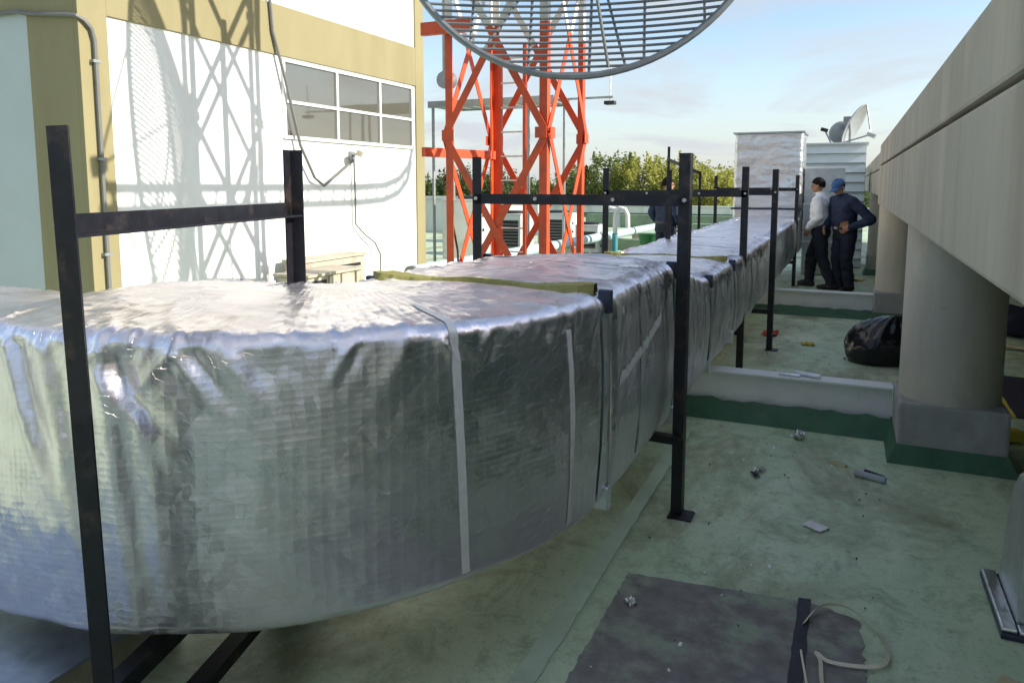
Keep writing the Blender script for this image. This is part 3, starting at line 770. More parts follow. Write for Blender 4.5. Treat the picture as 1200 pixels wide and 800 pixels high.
def collar(name, y, zf, w, mt, grow, length, par=duct, sp=None):
    s0 = sp if sp is not None else sy(y)
    sv_ = np.linspace(s0 - length / 2, s0 + length / 2, 5)
    P, S, T = sweep_grid(main_path, sv_, lambda s: w + 2 * grow, lambda s: (zf(s)[0] - grow, zf(s)[1] + grow), .045, 44, 56, 5, .7, .5)
    return grid_mesh(name, P, S, T, mt, par)
collar('joint_wrap', 2.608, ZN, DW, 'foil_plain', -.006, .085)
def top_strip(y, z, wid, seed):
    r = random.Random(seed); n = 60; V = []; F = []
    ph = r.random() * 6
    for i in range(n + 1):
        x = XL0 + .01 + (DW - .06) * i / n
        w = wid * (.55 + .45 * math.sin(ph + i * .11)) * (.9 + .2 * r.random()) * min(1, i / 4, (n - i) / 4 + .25) + .006
        yc = y + .012 * math.sin(i * .09 + ph)
        h = z + .010 + .006 * math.sin(i * .21 + ph) + .003 * r.random()
        V += [(x, yc - w, z - .02), (x, yc - w * .6, h), (x, yc + w * .6, h), (x, yc + w, z - .02)]
    for i in range(n):
        for j in range(3): F.append((i * 4 + j, i * 4 + j + 1, i * 4 + 5 + j, i * 4 + 4 + j))
    m = MB(); m.add(V, F, True); m.build('exposed_insulation', 'gasket', duct)
XL0 = CX + RM - DW / 2
top_strip(2.608, 1.268, .085, 3); top_strip(5.875, 1.085, .05, 4)
collar('flange', 3.72, ZN, DW, 'flange', .001, .035)
collar('flange', 4.83, ZF, DW, 'flange', .001, .035)
for y in ys[1:-1]:
    collar('joint_wrap', y - .025, ZF, DW, 'foil_plain' if y < 6.5 else 'flange', -.004, .06)
# dark steel corner cleats at the joints
XR = CX + RM + DW / 2; XL = CX + RM - DW / 2
for y, zt in ((2.608, 1.25), (3.72, 1.25), (4.83, 1.06), (5.875, 1.06)):
    for x, sx in ((XR, 1), (XL, -1)):
        mb = MB()
        mb.box((x - .035 if sx > 0 else x - .016, y - .014, zt - .07), (x + .016 if sx > 0 else x + .035, y + .014, zt + .016))
        mb.build('corner_cleat', 'flange', duct, .005)
        mb = MB(); mb.box((x - .05 if sx > 0 else x - .018, y - .022, .428), (x + .018 if sx > 0 else x + .05, y + .022, .52)); mb.build('corner_cleat', 'foil_plain', duct, .006)

def tape(par, sa, sb, t0, t1, zf, width=.035, n=60, r=.042, amp=1.15, pleat=1.5, ns=88, nt=88, nc=9, mt='tape'):
    """strip stuck on the right side/top; runs through perimeter indices t0..t1 while s goes sa..sb"""
    V = []; cols = 3
    for k in range(n + 1):
        f = k / n; s = sa + (sb - sa) * f; ti = t0 + (t1 - t0) * f
        for j in range(cols):
            sj = s + (j / (cols - 1) - .5) * width * (1 if abs(sb - sa) < .3 else .4)
            tj = ti + (0 if abs(sb - sa) < .3 else (j / (cols - 1) - .5) * 4)
            x, y, tx, ty = main_path(sj); rx, ry = ty, -tx
            z0, z1 = zf(sj)
            u, v, nu, nv, dc = ring(DW, z1 - z0, r, ns, nt, nc)
            i = int(np.clip(round(tj), 0, len(u) - 1))
            p = np.array([[x + u[i] * rx, y + u[i] * ry, (z0 + z1) / 2 + v[i]]]); nn = np.array([[nu[i] * rx, nu[i] * ry, nv[i]]])
            d = foil_disp(p, nn, dc[i:i + 1], np.array([sj]), amp, pleat)[0] + .0035
            V.append(tuple(p[0] + nn[0] * d))
    F = []
    for k in range(n):
        for j in range(cols - 1):
            a = k * cols + j; F.append((a, a + 1, a + cols + 1, a + cols))
    mb = MB(); mb.add(V, F, True)
    return mb.build('tape_strip', mt, par)
# perimeter index: right side 0..77, corner 78..86, top 87..174
tape(elbow, .745, .72, 0, 120, ZN, .016)
tape(elbow, 1.015, 1.0, 0, 84, ZN, .014)
tape(elbow, sy(2.56), sy(2.565), 0, 84, ZN, .03, mt='foil_plain')
tape(sec1, sy(2.70), sy(3.40), 34, 46, ZN, .03, r=.05, amp=1.4, pleat=1.3, ns=60, nt=70, nc=5)
tape(sec1, sy(3.02), sy(3.03), 0, 62, ZN, .03, r=.05, amp=1.4, pleat=1.3, ns=60, nt=70, nc=5, mt='foil_plain')

# riser at the far end
def riser():
    x0, x1, y0, y1, z0, z1 = -1.96, -.80, 14.16, 15.3, .45, 2.56
    zs = np.linspace(z0, z1, 90); P, S, T = [], [], []
    for z in zs:
        u, v, nu, nv, dc = ring(x1 - x0, y1 - y0, .05, 40, 40, 5)
        p = np.stack([(x0 + x1) / 2 + u, (y0 + y1) / 2 + v, np.full(len(u), z)], -1)
        n = np.stack([nu, nv, np.zeros(len(u))], -1)
        d = .016 * pn(p * np.array([1.6, 1.6, 7])) + .02 * np.abs(pn(p * np.array([2.2, 2.2, 9]) + 40)) + .006 * pn(p * 14)
        P.append(p + n * d[:, None]); S.append(np.full(len(u), z))
        du = np.hypot(np.diff(u, append=u[0]), np.diff(v, append=v[0])); T.append(np.concatenate([[0], np.cumsum(du)[:-1]]))
    o = grid_mesh('riser_section', np.array(P), np.array(S), np.array(T), 'foil_plain', duct)
    MB().box((x0 - .03, y0 - .03, z1 + .001), (x1 + .03, y1 + .03, z1 + .03)).build('cap', 'galv', o, .004)
    MB().box((x0 - .035, y0 - .04, 1.20), (x1 + .035, y0 - .018, 1.235)).build('band', 'flange', o, .003)
riser()

# ================================================================== PORTAL FRAMES
def frame(right, left, zt, label, lean=(0, 0), zbar=1.545, zlow=.415, w=.055, sides=(1, 1), low2=False):
    rx, ry = right; lx, ly = left
    o = empty('steel_frame', ((rx + lx) / 2, (ry + ly) / 2, 0), label, 'frame', 'black steel frames carrying the duct')
    d = Vector((rx - lx, ry - ly, 0)).normalized(); up = (d.x, d.y, 0)
    t = .006
    for (x, y, s, ln) in ((rx, ry, 1, lean), (lx, ly, -1, (0, 0))):
        p = MB().angle((x + ln[0], y + ln[1], .008), (x, y, zt), w, t, up, sides[0], -s).build('post', 'black_steel', o)
        MB().box((x + ln[0] - .06, y + ln[1] - .06, 0), (x + ln[0] + .06, y + ln[1] + .06, .008)).build('base_plate', 'black_steel', o, .001)
    a = Vector((lx, ly, 0)); b = Vector((rx, ry, 0)); e = d * -.012
    bar = MB().angle((a - e) + Vector((0, 0, zbar)), (b + e) + Vector((0, 0, zbar)), w, t, (0, 0, 1), -1, 1)
    bar = bar.build('top_bar', 'black_steel', o)
    MB().angle((a - e) + Vector((0, 0, zlow)), (b + e) + Vector((0, 0, zlow)), w, t, (0, 0, 1), 1, -1).build('lower_bar', 'black_steel', o)
    nrm = Vector((d.y, -d.x, 0))
    for f in (.02, .32, .68, .98):
        c = a.lerp(b, f) + Vector((0, 0, zbar + w * .55)) + nrm * .002
        MB().lathe(c, [(.010, -.004), (.010, .008)], 8, nrm).build('bolt', 'bolt', o)
    return o
frame((-1.70, 1.14), (-2.03, 2.34), 1.785, 'black steel frame straddling the duct elbow, nearest the building', (.045, 0), zbar=1.525, zlow=.315)
frame((-.70, 3.60), (-1.90, 3.66), 1.80, 'black steel frame straddling the duct beside the reducer, behind the elbow')
frame((-.785, 6.55), (-2.06, 6.55), 1.80, 'black steel frame just behind the nearer white steel beam')
frame((-.65, 7.75), (-1.76, 7.80), 1.80, 'black steel frame halfway along the duct, between the two white beams')
frame((-.76, 12.9), (-2.10, 12.9), 1.80, 'black steel frame closest to the foil riser, beside the men')
hr = empty('tall_bracket', (-3.1, 13.9, 0), 'taller thin black bracket frame standing beyond the duct by the third man', 'bracket')
MB().angle((-3.13, 13.9, 0), (-3.13, 13.9, 2.35), .05, .006, (1, 0, 0)).build('post', 'black_steel', hr)
MB().angle((-2.62, 14.3, 0), (-2.62, 14.3, 1.9), .05, .006, (1, 0, 0)).build('post', 'black_steel', hr)
MB().bar((-3.13, 13.9, 2.12), (-2.6, 14.32, 1.86), .05, .05).build('rail', 'black_steel', hr)

# galvanised sheet lying under the duct at the left, and a loose bar on the floor
gs = MB(); gs.rbox((-2.65, 1.32, .25), (1.3, 1.35, .012), (0, 0, .03))
flat_thing(gs, 'metal_sheet', 'blue_sheet', (-2.65, 1.32, 0), 'blue-grey galvanised sheet lying under the duct elbow', 'metal sheet', None, .003)
lbx = MB(); lbx.bar((-1.62, 1.08, .13), (-1.95, 2.3, .13), .06, .045)
flat_thing(lbx, 'loose_bar', 'black_steel', (-1.7, 1.5, 0), 'loose black steel bar on blocks beneath the duct elbow', 'steel bar')
for k, (x, y) in enumerate(((-1.66, 1.22), (-1.91, 2.14))):
    b_ = MB().rbox((x, y, .053), (.14, .14, .106), (0, 0, .3))
    flat_thing(b_, 'timber_block', 'crate', (x, y, 0), 'short timber block propping the loose steel bar', 'block', 'blocks under the loose bar', .004)
for k, (x, y) in enumerate(((-3.1, 1.32), (-2.2, 1.32))):
    b_ = MB().rbox((x, y, .121), (.12, 1.0, .242), (0, 0, .03))
    flat_thing(b_, 'timber_block', 'crate', (x, y, 0), 'timber block propping up the blue-grey sheet', 'block', 'blocks under the sheet', .004)

# ================================================================== RED TOWER
TX0, TY0, TS = -3.95, 7.0, 1.16
tw = empty('lattice_tower', (TX0 + TS / 2, TY0 + TS / 2, 0), 'red lattice antenna tower with white upper section behind the duct', 'tower')
ZR, ZT = 3.25, 8.2
LEG = .085
legs = [(TX0, TY0, 1, 1), (TX0 + TS, TY0, -1, 1), (TX0, TY0 + TS, 1, -1), (TX0 + TS, TY0 + TS, -1, -1)]
for x, y, sx, sy_ in legs:
    for z0, z1, mt in ((0.012, ZR, 'red'), (ZR + .002, ZT, 'white_steel')):
        p = MB(); t = .010
        poly = [(0, 0), (LEG * sx, 0), (LEG * sx, t * sy_), (t * sx, t * sy_), (t * sx, LEG * sy_), (0, LEG * sy_)]
        n = 6
        p.add([(x + a, y + b, z0) for a, b in poly] + [(x + a, y + b, z1) for a, b in poly],
              [(i, (i + 1) % n, n + (i + 1) % n, n + i) for i in range(n)] + [tuple(range(n)), tuple(range(n, 2 * n))])
        p.build('leg', mt, tw)
    MB().box((x - .12, y - .12, 0), (x + .12, y + .12, .012)).build('base_plate', 'grey_steel', tw)
nodes = [.21 - 1.96 + 1.96 * k for k in range(0, 6)]
faces_ = [((TX0, TY0), (TX0 + TS, TY0), (0, -1)), ((TX0, TY0 + TS), (TX0 + TS, TY0 + TS), (0, 1)), ((TX0, TY0), (TX0, TY0 + TS), (-1, 0)), ((TX0 + TS, TY0), (TX0 + TS, TY0 + TS), (1, 0))]
for (a, b, nn) in faces_:
    for z0, z1 in zip(nodes[:-1], nodes[1:]):
        for k, (p, q) in enumerate(((a, b), (b, a))):
            P0, P1 = Vector((*p, z0)), Vector((*q, z1))
            if P1.z < .3: continue
            if P0.z < .02: P0 = P0.lerp(P1, (.02 - P0.z) / (P1.z - P0.z))
            if P1.z > ZT: P1 = P0.lerp(P1, (ZT - P0.z) / (P1.z - P0.z))
            off = Vector((nn[0], nn[1], 0)) * (.012 + .014 * k)
            segs_ = []
            if P0.z < ZR < P1.z:
                m_ = P0.lerp(P1, (ZR - P0.z) / (P1.z - P0.z)); segs_ = [(P0, m_, 'red'), (m_, P1, 'white_steel')]
            else: segs_ = [(P0, P1, 'red' if P1.z <= ZR else 'white_steel')]
            for s0, s1, mt in segs_:
                MB().bar(s0 + off, s1 + off, .010, .062, (nn[0], nn[1], 0.001)).build('brace', mt, tw) if False else MB().prof(s0 + off, s1 + off, [(-.038, -.005), (.038, -.005), (.038, .005), (-.038, .005)], (nn[0], nn[1], 0)).build('brace', mt, tw)
for zn in nodes:
    if .1 < zn < ZT:
        for x, y, sx, sy_ in legs:
            mt = 'red' if zn < ZR else 'white_steel'
            yy = y - .042 if sy_ > 0 else y + .034; xx = x - .042 if sx > 0 else x + .034
            MB().box((min(x - .01 * sx, x + .115 * sx), yy, zn - .055), (max(x - .01 * sx, x + .115 * sx), yy + .008, zn + .055)).build('gusset_plate', mt, tw)
            MB().box((xx, min(y - .01 * sy_, y + .115 * sy_), zn - .055), (xx + .008, max(y - .01 * sy_, y + .115 * sy_), zn + .055)).build('gusset_plate', mt, tw)
# stub bars towards the building
MB().bar((TX0 - .26, TY0 - .03, 2.0), (TX0 + .02, TY0 + TS, 2.0), .05, .10).build('stub_bar', 'red', tw)
MB().bar((TX0 - .24, TY0 - .06, ZR + .02), (TX0 + .35, TY0 - .06, ZR + .02), .06, .13).build('stub_bar', 'red', tw)
# climbing ladder inside the left far corner
lx_, ly_ = TX0 + .12, TY0 + TS - .15
for dx in (.05, .36):
    MB().box((lx_ + dx - .02, ly_ - .02, .012), (lx_ + dx + .02, ly_ + .02, ZR)).build('ladder_rail', 'red', tw)
for k in range(11):
    z = .3 + k * .28
    MB().tube([(lx_ + .06, ly_ - .012, z), (lx_ + .35, ly_ - .012, z)], .011, 6).build('rung', 'white_steel', tw)
# cable ladder fixed to the tower on two arms, running along the roof and bending upwards
LX, LZ = -1.25, 4.55
rail_y = [6.0, 7.0, 8.2, 9.4, 10.6, 11.3, 11.75, 12.05, 12.2, 12.25]
rail_z = [0, 0, 0, 0, 0, .03, .14, .36, .7, 1.4]
cl = empty('cable_ladder', (0, 0, 0), None, None); cl.parent = tw; cl.location = Vector((LX, 6.0, LZ)) - wloc(tw)
for dx in (-.24, .24):
    pts = [(LX + dx, y, LZ + z) for y, z in zip(rail_y, rail_z)]
    m_ = MB()
    for p, q in zip(pts[:-1], pts[1:]): m_.bar(p, q, .04, .10)
    m_.build('side_rail', 'grey_steel', cl)
def rail_at(s):
    L = 0
    for i in range(len(rail_y) - 1):
        d = math.hypot(rail_y[i + 1] - rail_y[i], rail_z[i + 1] - rail_z[i])
        if L + d >= s:
            f = (s - L) / d; return rail_y[i] + (rail_y[i + 1] - rail_y[i]) * f, rail_z[i] + (rail_z[i + 1] - rail_z[i]) * f
        L += d
    return rail_y[-1], rail_z[-1]
for k in range(26):
    y, z = rail_at(.15 + k * .29)
    MB().bar((LX - .24, y, LZ + z), (LX + .24, y, LZ + z), .035, .035).build('rung', 'grey_steel', cl)
for y in (TY0 + .03, TY0 + TS - .03):
    MB().bar((TX0 + TS - .04, y, LZ - .08), (LX + .28, y, LZ - .08), .06, .06).build('bracket_arm', 'white_steel', tw)
# grey service platform with a small antenna rod on the far side
pf = empty('service_platform', (-6.2, 12.95, 0), 'grey steel service platform on thin poles behind the red tower', 'platform')
MB().box((-7.5, 12.6, 3.12), (-4.9, 12.67, 3.24)).build('edge_beam', 'grey_steel', pf)
MB().box((-7.5, 13.4, 3.12), (-4.9, 13.47, 3.24)).build('edge_beam', 'grey_steel', pf)
for k in range(9):
    MB().box((-7.48 + k * .287, 12.672, 3.14), (-7.48 + k * .287 + .23, 13.398, 3.165)).build('grating', 'grey_steel', pf)
MB().bar((-4.9, 12.75, 3.17), (-3.85, 12.75, 3.17), .035).build('outrigger', 'grey_steel', pf)
MB().tube([(-3.9, 12.75, 3.08), (-3.9, 12.75, 3.72)], .014, 8).build('antenna_rod', 'white_steel', pf)
MB().box((-3.99, 12.67, 3.04), (-3.81, 12.83, 3.10)).build('clamp', 'black_steel', pf, .005)
for x, y, r_p in ((-7.4, 12.63, .03), (-7.4, 13.43, .03), (-5.4, 12.63, .032), (-5.08, 12.63, .02), (-5.0, 13.43, .03)):
    MB().tube([(x, y, 0), (x, y, 3.119)], r_p, 8).build('support_pole', 'grey_steel', pf)
# grey conduit riser on the tower's building side with a junction drum
cr_ = MB(); cr_.tube([(TX0 - .26, TY0 + .5, 2.9), (TX0 - .26, TY0 + .5, 5.2)], .05, 10); cr_.build('conduit_riser', 'grey_steel', tw)
MB().lathe((TX0 - .26, TY0 + .42, 2.82), [(.09, 0), (.10, .02), (.10, .14), (.09, .16)], 16, (0, 1, 0)).build('junction_drum', 'grey_steel', tw)
MB().tube([(TX0 - .26, TY0 + .5, 2.75), (TX0 - .27, TY0 + .5, 2.0), (TX0 - .24, TY0 + .5, 1.4), (TX0 - .14, TY0 + .5, .9), (TX0 - .1, TY0 + .5, .02)], .012, 6).build('cable', 'cable', tw)

# ================================================================== GRID DISH ANTENNA
def grid_dish():
    f_ = Vector((-math.sin(R_(24.4)), math.cos(R_(24.4)), 0))
    # disc centre in the air in front of the tower, axis close to the roof's length
    C = Vector((-2.36, 6.62, 4.42)); Rd = 1.78
    ax = Vector((.26, -.965, .0)).normalized()           # opening looks along -Y
    right = Vector((0, 0, 1)).cross(ax).normalized(); up = ax.cross(right)
    o = empty('grid_dish_antenna', tuple(C), 'big grey grid parabolic antenna of parallel bars mounted on the lattice tower', 'antenna')
    depth = .50
    def S(a, b):
        r2 = (a * a + b * b) / (Rd * Rd); return C + right * a + up * b - ax * (depth * (1 - r2))
    rim = [S(Rd * math.cos(t), Rd * math.sin(t)) for t in np.linspace(0, 2 * math.pi, 97)[:-1]]
    MB().tube(rim, .034, 8, False, True).build('rim', 'dish', o)
    nsl = 58
    tilt = .045
    for k in range(nsl):
        b = -Rd + (k + .5) * 2 * Rd / nsl
        hw = math.sqrt(max(0, Rd * Rd - b * b))
        if hw < .15: continue
        pts = [S(hw * t, b + hw * t * 0) for t in np.linspace(-1, 1, 15)]
        MB().tube(pts, .0135, 6).build('slat', 'dish', o)
    for ang in (60, 105, 148):
        t = R_(ang); c, s = math.cos(t), math.sin(t)
        MB().tube([S(c * r, s * r) - ax * .02 for r in np.linspace(-Rd, Rd, 17)], .014, 6).build('rib', 'dish', o)
    for a in (-1.0, -.45, .12, .62, 1.15):
        h = math.sqrt(Rd * Rd - a * a)
        MB().tube([S(a, b) - ax * .025 for b in np.linspace(-h, h, 15)], .014, 6).build('rib', 'dish', o)
    hub = C - ax * (depth + .02)
    MB().lathe(hub, [(.22, -.06), (.24, -.02), (.24, .03)], 20, -ax).build('hub', 'grey_steel', o)
    # mounting arms to the tower
    for p, q in (((TX0 + TS, TY0, 4.9), hub + Vector((.1, 0, .12))), ((TX0 + TS, TY0, 3.9), hub + Vector((.1, 0, -.12))), ((TX0 + .04, TY0, 4.4), hub + Vector((-.15, 0, 0)))):
        MB().bar(p, q, .07).build('mount_arm', 'grey_steel', o)
    focus = C + ax * .75
    for t in (40, 160, 280):
        e = S(Rd * math.cos(R_(t)) * .97, Rd * math.sin(R_(t)) * .97)
        MB().tube([e, focus], .016, 6).build('feed_strut', 'dish', o)
    MB().lathe(focus, [(.05, -.10), (.10, -.02), (.10, .08)], 14, ax).build('feed_horn', 'dish', o)
grid_dish()

# ================================================================== ROOF EQUIPMENT
def ac_unit(loc, size, label, side='dark', slats=True, fan=True):
    x, y, z = loc; w, d, h = size
    o = empty('air_conditioner', (x + w / 2, y + d / 2, 0), label, 'air conditioner', 'air-conditioning units on the roof')
    for a in (x + .08, x + w - .16):
        MB().box((a, y - .03, 0), (a + .08, y + d + .03, z)).build('foot_rail', 'grey_steel', o)
    MB().box((x, y, z + .001), (x + w, y + d, z + h)).build('casing', 'ac_white', o, .012)
    MB().box((x - .015, y - .015, z + h + .001), (x + w + .015, y + d + .015, z + h + .03)).build('lid', 'ac_white', o, .006)
    if side:
        MB().box((x + .06, y - .012, z + .10), (x + w - .06, y - .002, z + h - .12)).build('grille', side, o)
        g_ = o.children[-1]
        n = max(3, int((h - .25) / .07))
        for k in range(n):
            zz_ = z + .12 + k * (h - .26) / n
            if slats: MB().box((x + .06, y - .03, zz_), (x + w - .06, y - .013, zz_ + .012)).build('louvre', 'grey_steel', g_)
    MB().box((x + w + .001, y + .10, z + .12), (x + w + .012, y + d - .10, z + h - .15)).build('side_panel', 'ac_white', o, .003)
    if fan: MB().lathe((x + w / 2, y + d / 2, z + h + .031), [(min(w, d) * .36, 0), (min(w, d) * .38, .05), (min(w, d) * .30, .06)], 20).build('fan_ring', 'dark', o)
    for zz_ in (.25, .5, .75):
        MB().lathe((x + w + .0125, y + d * .3, z + h * zz_), [(.03, 0), (.03, .02)], 10, (1, 0, 0)).build('knob', 'dark', o)
    return o
ac_unit((-7.15, 12.5, .22), (.70, 1.1, 1.12), 'tall white equipment cabinet just past the building corner', None)
ac_unit((-7.55, 15.4, .12), (.78, .75, .84), 'white condenser with black front grille, behind the left tower legs')
ac_unit((-6.85, 16.6, .12), (.80, .75, .82), 'white condenser with black grille, seen between the tower legs')
ac_unit((-5.75, 16.2, .10), (.55, .6, .60), 'small low condenser beside the pale pipe')
ac_unit((-9.6, 18.8, .15), (1.0, .9, .95), 'large white condenser in front of the kerb wall', None)
# pale pipe on sleepers
pp = empty('water_pipe', (-5.0, 14, 0), 'long pale blue insulated pipe running along the roof past the tower', 'pipe')
MB().tube([(-5.3, 8.4, .48), (-5.2, 12, .48), (-4.95, 20.4, .48), (-4.9, 21.6, .48), (-4.9, 21.8, .35), (-4.9, 21.85, 0)], .095, 14).build('pipe_run', 'pipe', pp)
for y in (9.0, 11.5, 14, 16.5, 19):
    x = -5.3 + (y - 8.4) * .029
    MB().box((x - .16, y - .05, 0), (x + .16, y + .05, .39)).build('sleeper', 'crate', pp, .006)
    MB().lathe((x, y - .6, .48), [(.102, -.03), (.102, .03)], 16, (0, 1, 0)).build('joint_band', 'grey_steel', pp)
for i, x in enumerate((-4.72, -4.50)):
    v = MB(); v.tube([(x, 15.2, 0), (x, 15.2, .95), (x + .02, 15.2, 1.08), (x + .10, 15.2, 1.16), (x + .2, 15.22, 1.14), (x + .26, 15.22, 1.02), (x + .27, 15.22, .75)], .05, 10)
    o = flat_thing(v, 'vent_pipe', 'pvc', (x, 15.2, 0), 'white gooseneck vent pipe with teal lower sleeve beside the tower', 'vent pipe', 'gooseneck vents')
    sl = MB().lathe((x, 15.2, 0.01), [(.06, 0), (.06, .62)], 14).build('sleeve', 'teal', o)
for k, (lo, hi) in enumerate((((-6.4, 18.2, 0), (-3.2, 18.5, .28)), ((-4.6, 24.0, 0), (-1.0, 24.5, .40)), ((-9.5, 28.0, 0), (-2.2, 28.4, .5)))):
    kb = MB().box(lo, hi); cx_ = ((lo[0] + hi[0]) / 2, (lo[1] + hi[1]) / 2, 0)
    flat_thing(kb, 'roof_plinth', 'plinth', cx_, ('low green plinth beyond the pale pipe', 'green plinth on the roof behind the third man', 'long green plinth near the far parapet')[k], 'plinth', None, .02)
gb = empty('plastic_tub', (-3.25, 13.6, 0), 'green plastic tub on a stand beside the third man', 'tub')
MB().lathe((-3.3, 13.3, .45), [(.14, 0), (.19, .30), (.20, .31), (.18, .32)], 16).build('tub', 'green_box', gb)
MB().box((-3.5, 13.1, 0), (-3.1, 13.5, .449)).build('stand', 'crate', gb, .01)

# galvanised cabinet and louvred box behind the men
gc = empty('metal_duct_box', (-.5, 14.9, 0), 'tall plain galvanised duct box behind the men, beside the foil riser', 'duct box')
MB().box((-.77, 14.6, .02), (-.10, 15.3, 1.98)).build('casing', 'galv', gc, .006)
for z in (.60, 1.28, 1.93):
    MB().box((-.785, 14.575, z), (-.085, 14.599, z + .035)).build('joint_band', 'galv_light', gc, .003)
for x in (-.77, -.125):
    MB().box((x, 14.58, .64), (x + .025, 14.5985, 1.275)).build('edge_strip', 'galv_light', gc)
lb2 = empty('louvred_cabinet', (-.3, 16.6, 0), 'pale ribbed sheet-metal cabinet carrying the satellite dishes', 'cabinet')
MB().box((-.86, 16.2, .02), (.25, 17.2, 2.44)).build('casing', 'galv_light', lb2)
MB().box((-.90, 16.14, 2.441), (.29, 17.24, 2.475)).build('lid', 'galv_light', lb2, .004)
for k in range(12):
    z = .18 + k * .188
    q = MB(); q.add([(-.85, 16.198, z), (.24, 16.198, z), (.24, 16.14, z + .02), (-.85, 16.14, z + .02), (-.85, 16.198, z + .165), (.24, 16.198, z + .165)], [(0, 1, 2, 3), (3, 2, 5, 4), (0, 3, 4), (1, 5, 2)])
    q.build('louvre', 'galv_light', lb2)

def satellite(loc, Rs, ax, label, arm=True):
    o = empty('satellite_dish', tuple(loc), label, 'satellite dish')
    C = Vector(loc) + Vector((0, 0, Rs * .95)); ax = Vector(ax).normalized()
    prof = [(Rs * t, Rs * .22 * t * t) for t in np.linspace(0.02, 1, 10)] + [(Rs * 1.02, Rs * .215), (Rs * .98, Rs * .20)] + [(Rs * t, Rs * .22 * t * t - .02) for t in np.linspace(.95, .02, 9)]
    MB().lathe(C, prof, 36, ax).build('reflector', 'sat', o)
    MB().tube([Vector(loc), Vector(loc) + Vector((0, 0, Rs * .6)), C - ax * .03], .028, 8).build('mast', 'grey_steel', o)
    MB().rbox(C - ax * .08, (.14, .14, .18)).build('mount', 'grey_steel', o, .01)
    if arm:
        F_ = C + ax * Rs * 1.0 - Vector((0, 0, .05)); low_ = C - Vector((0, 0, 1)).cross(ax).cross(ax) * 0
        side = ax.cross(Vector((0, 1, 0))).normalized(); up = side
        e1 = C + up * Rs * .98 * (1 if up.z > 0 else -1) + ax * Rs * .2; e2 = C - up * Rs * .9 * (1 if up.z > 0 else -1) + ax * Rs * .2
        MB().tube([e1, F_], .014, 6).build('feed_arm', 'grey_steel', o)
        MB().tube([e2, F_], .018, 6).build('feed_arm', 'grey_steel', o)
        MB().lathe(F_, [(.05, -.10), (.05, .02), (.075, .06)], 12, -ax).build('feed_horn', 'sat', o)
    return o
satellite((-.06, 16.75, 2.475), .44, (.80, -.22, -.42), 'grey satellite dish tilted towards the concrete beam on top of the ribbed cabinet')
satellite((-.22, 17.0, 2.475), .24, (-.25, .9, .35), 'smaller grey satellite dish half hidden behind the tilted one', False)
rd = empty('antenna_stub', (-.5, 16.5, 2.475), 'small leaning antenna stub on the edge of the ribbed cabinet', 'antenna')
MB().tube([(-.40, 16.5, 2.476), (-.52, 16.5, 2.72)], .018, 6).build('arm', 'grey_steel', rd)
MB().rbox((-.54, 16.5, 2.75), (.14, .08, .07), (0, .3, 0)).build('head', 'black_steel', rd, .01)

# under the canopy at the right
sheet('floor_mat_edge', [(1.09, 6.15), (1.15, 6.15), (1.16, 7.5), (1.10, 7.5)], .002, .006, 'yellow', .004, .05, 21)
sheet('floor_mat', [(1.152, 6.15), (2.4, 6.1), (2.4, 7.4), (1.162, 7.5)], .002, .005, 'mat_purple', .006, .05, 22)
bk = empty('fabric_bundle', (1.75, 9.6, 0), 'dark blue bundle of fabric lying under the concrete slab', 'bundle')
b_ = MB(); b_.ell((1.75, 9.6, .16), (.38, .28, .17), 20, 12)
b_.v = [tuple(Vector(v) + Vector((0, 0, 1)) * 0 + (Vector(v) - Vector((1.75, 9.6, .05))) * float(.35 * pn(np.array([Vector(v)[:]]) * 6)[0])) for v in b_.v]
b_.v = [(a, b, max(.002, c)) for a, b, c in b_.v]
b_.build('cloth', 'plastic_dark', bk)
for i, (p, q) in enumerate((((1.35, 8.7, .02), (2.1, 8.85, .02)), ((1.4, 8.82, .03), (1.9, 8.55, .05)))):
    flat_thing(MB().bar(p, q, .06, .025), 'board_offcut', 'straw', p, 'pale wooden offcut on the floor beside the dark blue bundle', 'offcut', 'wooden offcuts')
bw = empty('back_wall', (6, 10, 0), 'dark teal wall under the far side of the concrete slab', 'wall')
MB().box((6.0, -4, 0), (6.2, 24, 1.60)).build('wall_panel', 'teal', bw)
ps = MB(); ps.ell((1.0, 5.55, .05), (.10, .07, .05), 14, 8)
ps.v = [(a + .02 * math.sin(b * 90), b, max(.003, c)) for a, b, c in ps.v]
flat_thing(ps, 'plastic_wrap', 'yellow', (1.0, 5.55, 0), 'crumpled yellow plastic wrap on the floor beside the column pedestal', 'litter')

# galvanised duct fitting at the right edge
df = empty('duct_fitting', (.9, 3.35, 0), 'loose galvanised duct fitting with a taped flange, standing under the beam', 'duct fitting')
def quadstrip(rings): 
    mb = MB(); n = len(rings[0]); vs = [v for r in rings for v in r]; fs = []
    for i in range(len(rings) - 1):
        for j in range(n): fs.append((i * n + j, i * n + (j + 1) % n, (i + 1) * n + (j + 1) % n, (i + 1) * n + j))
    fs += [tuple(range(n - 1, -1, -1)), tuple((len(rings) - 1) * n + j for j in range(n))]
    mb.add(vs, fs); return mb
MB().box((.575, 3.06, .0), (1.15, 3.55, .022)).build('flange_plate', 'flange', df, .004)
MB().box((.578, 3.07, .0225), (.628, 3.54, .040)).build('flange_tape', 'foil_plain', df, .006)
MB().box((.632, 3.065, .0225), (1.15, 3.12, .040)).build('flange_tape', 'foil_plain', df, .006)
rr_ = []
for k in range(9):
    f = k / 8; x0 = .632 + .030 * f + .05 * f ** 5; z = .023 + .52 * math.sin(f * math.pi / 2)
    x1 = 1.12 + .12 * f
    y0, y1 = 3.13 + .05 * f, 3.50 - .05 * f - .08 * f ** 4
    rr_.append([(x0, y0, z), (x1, y0, z), (x1, y1, z), (x0, y1, z)])
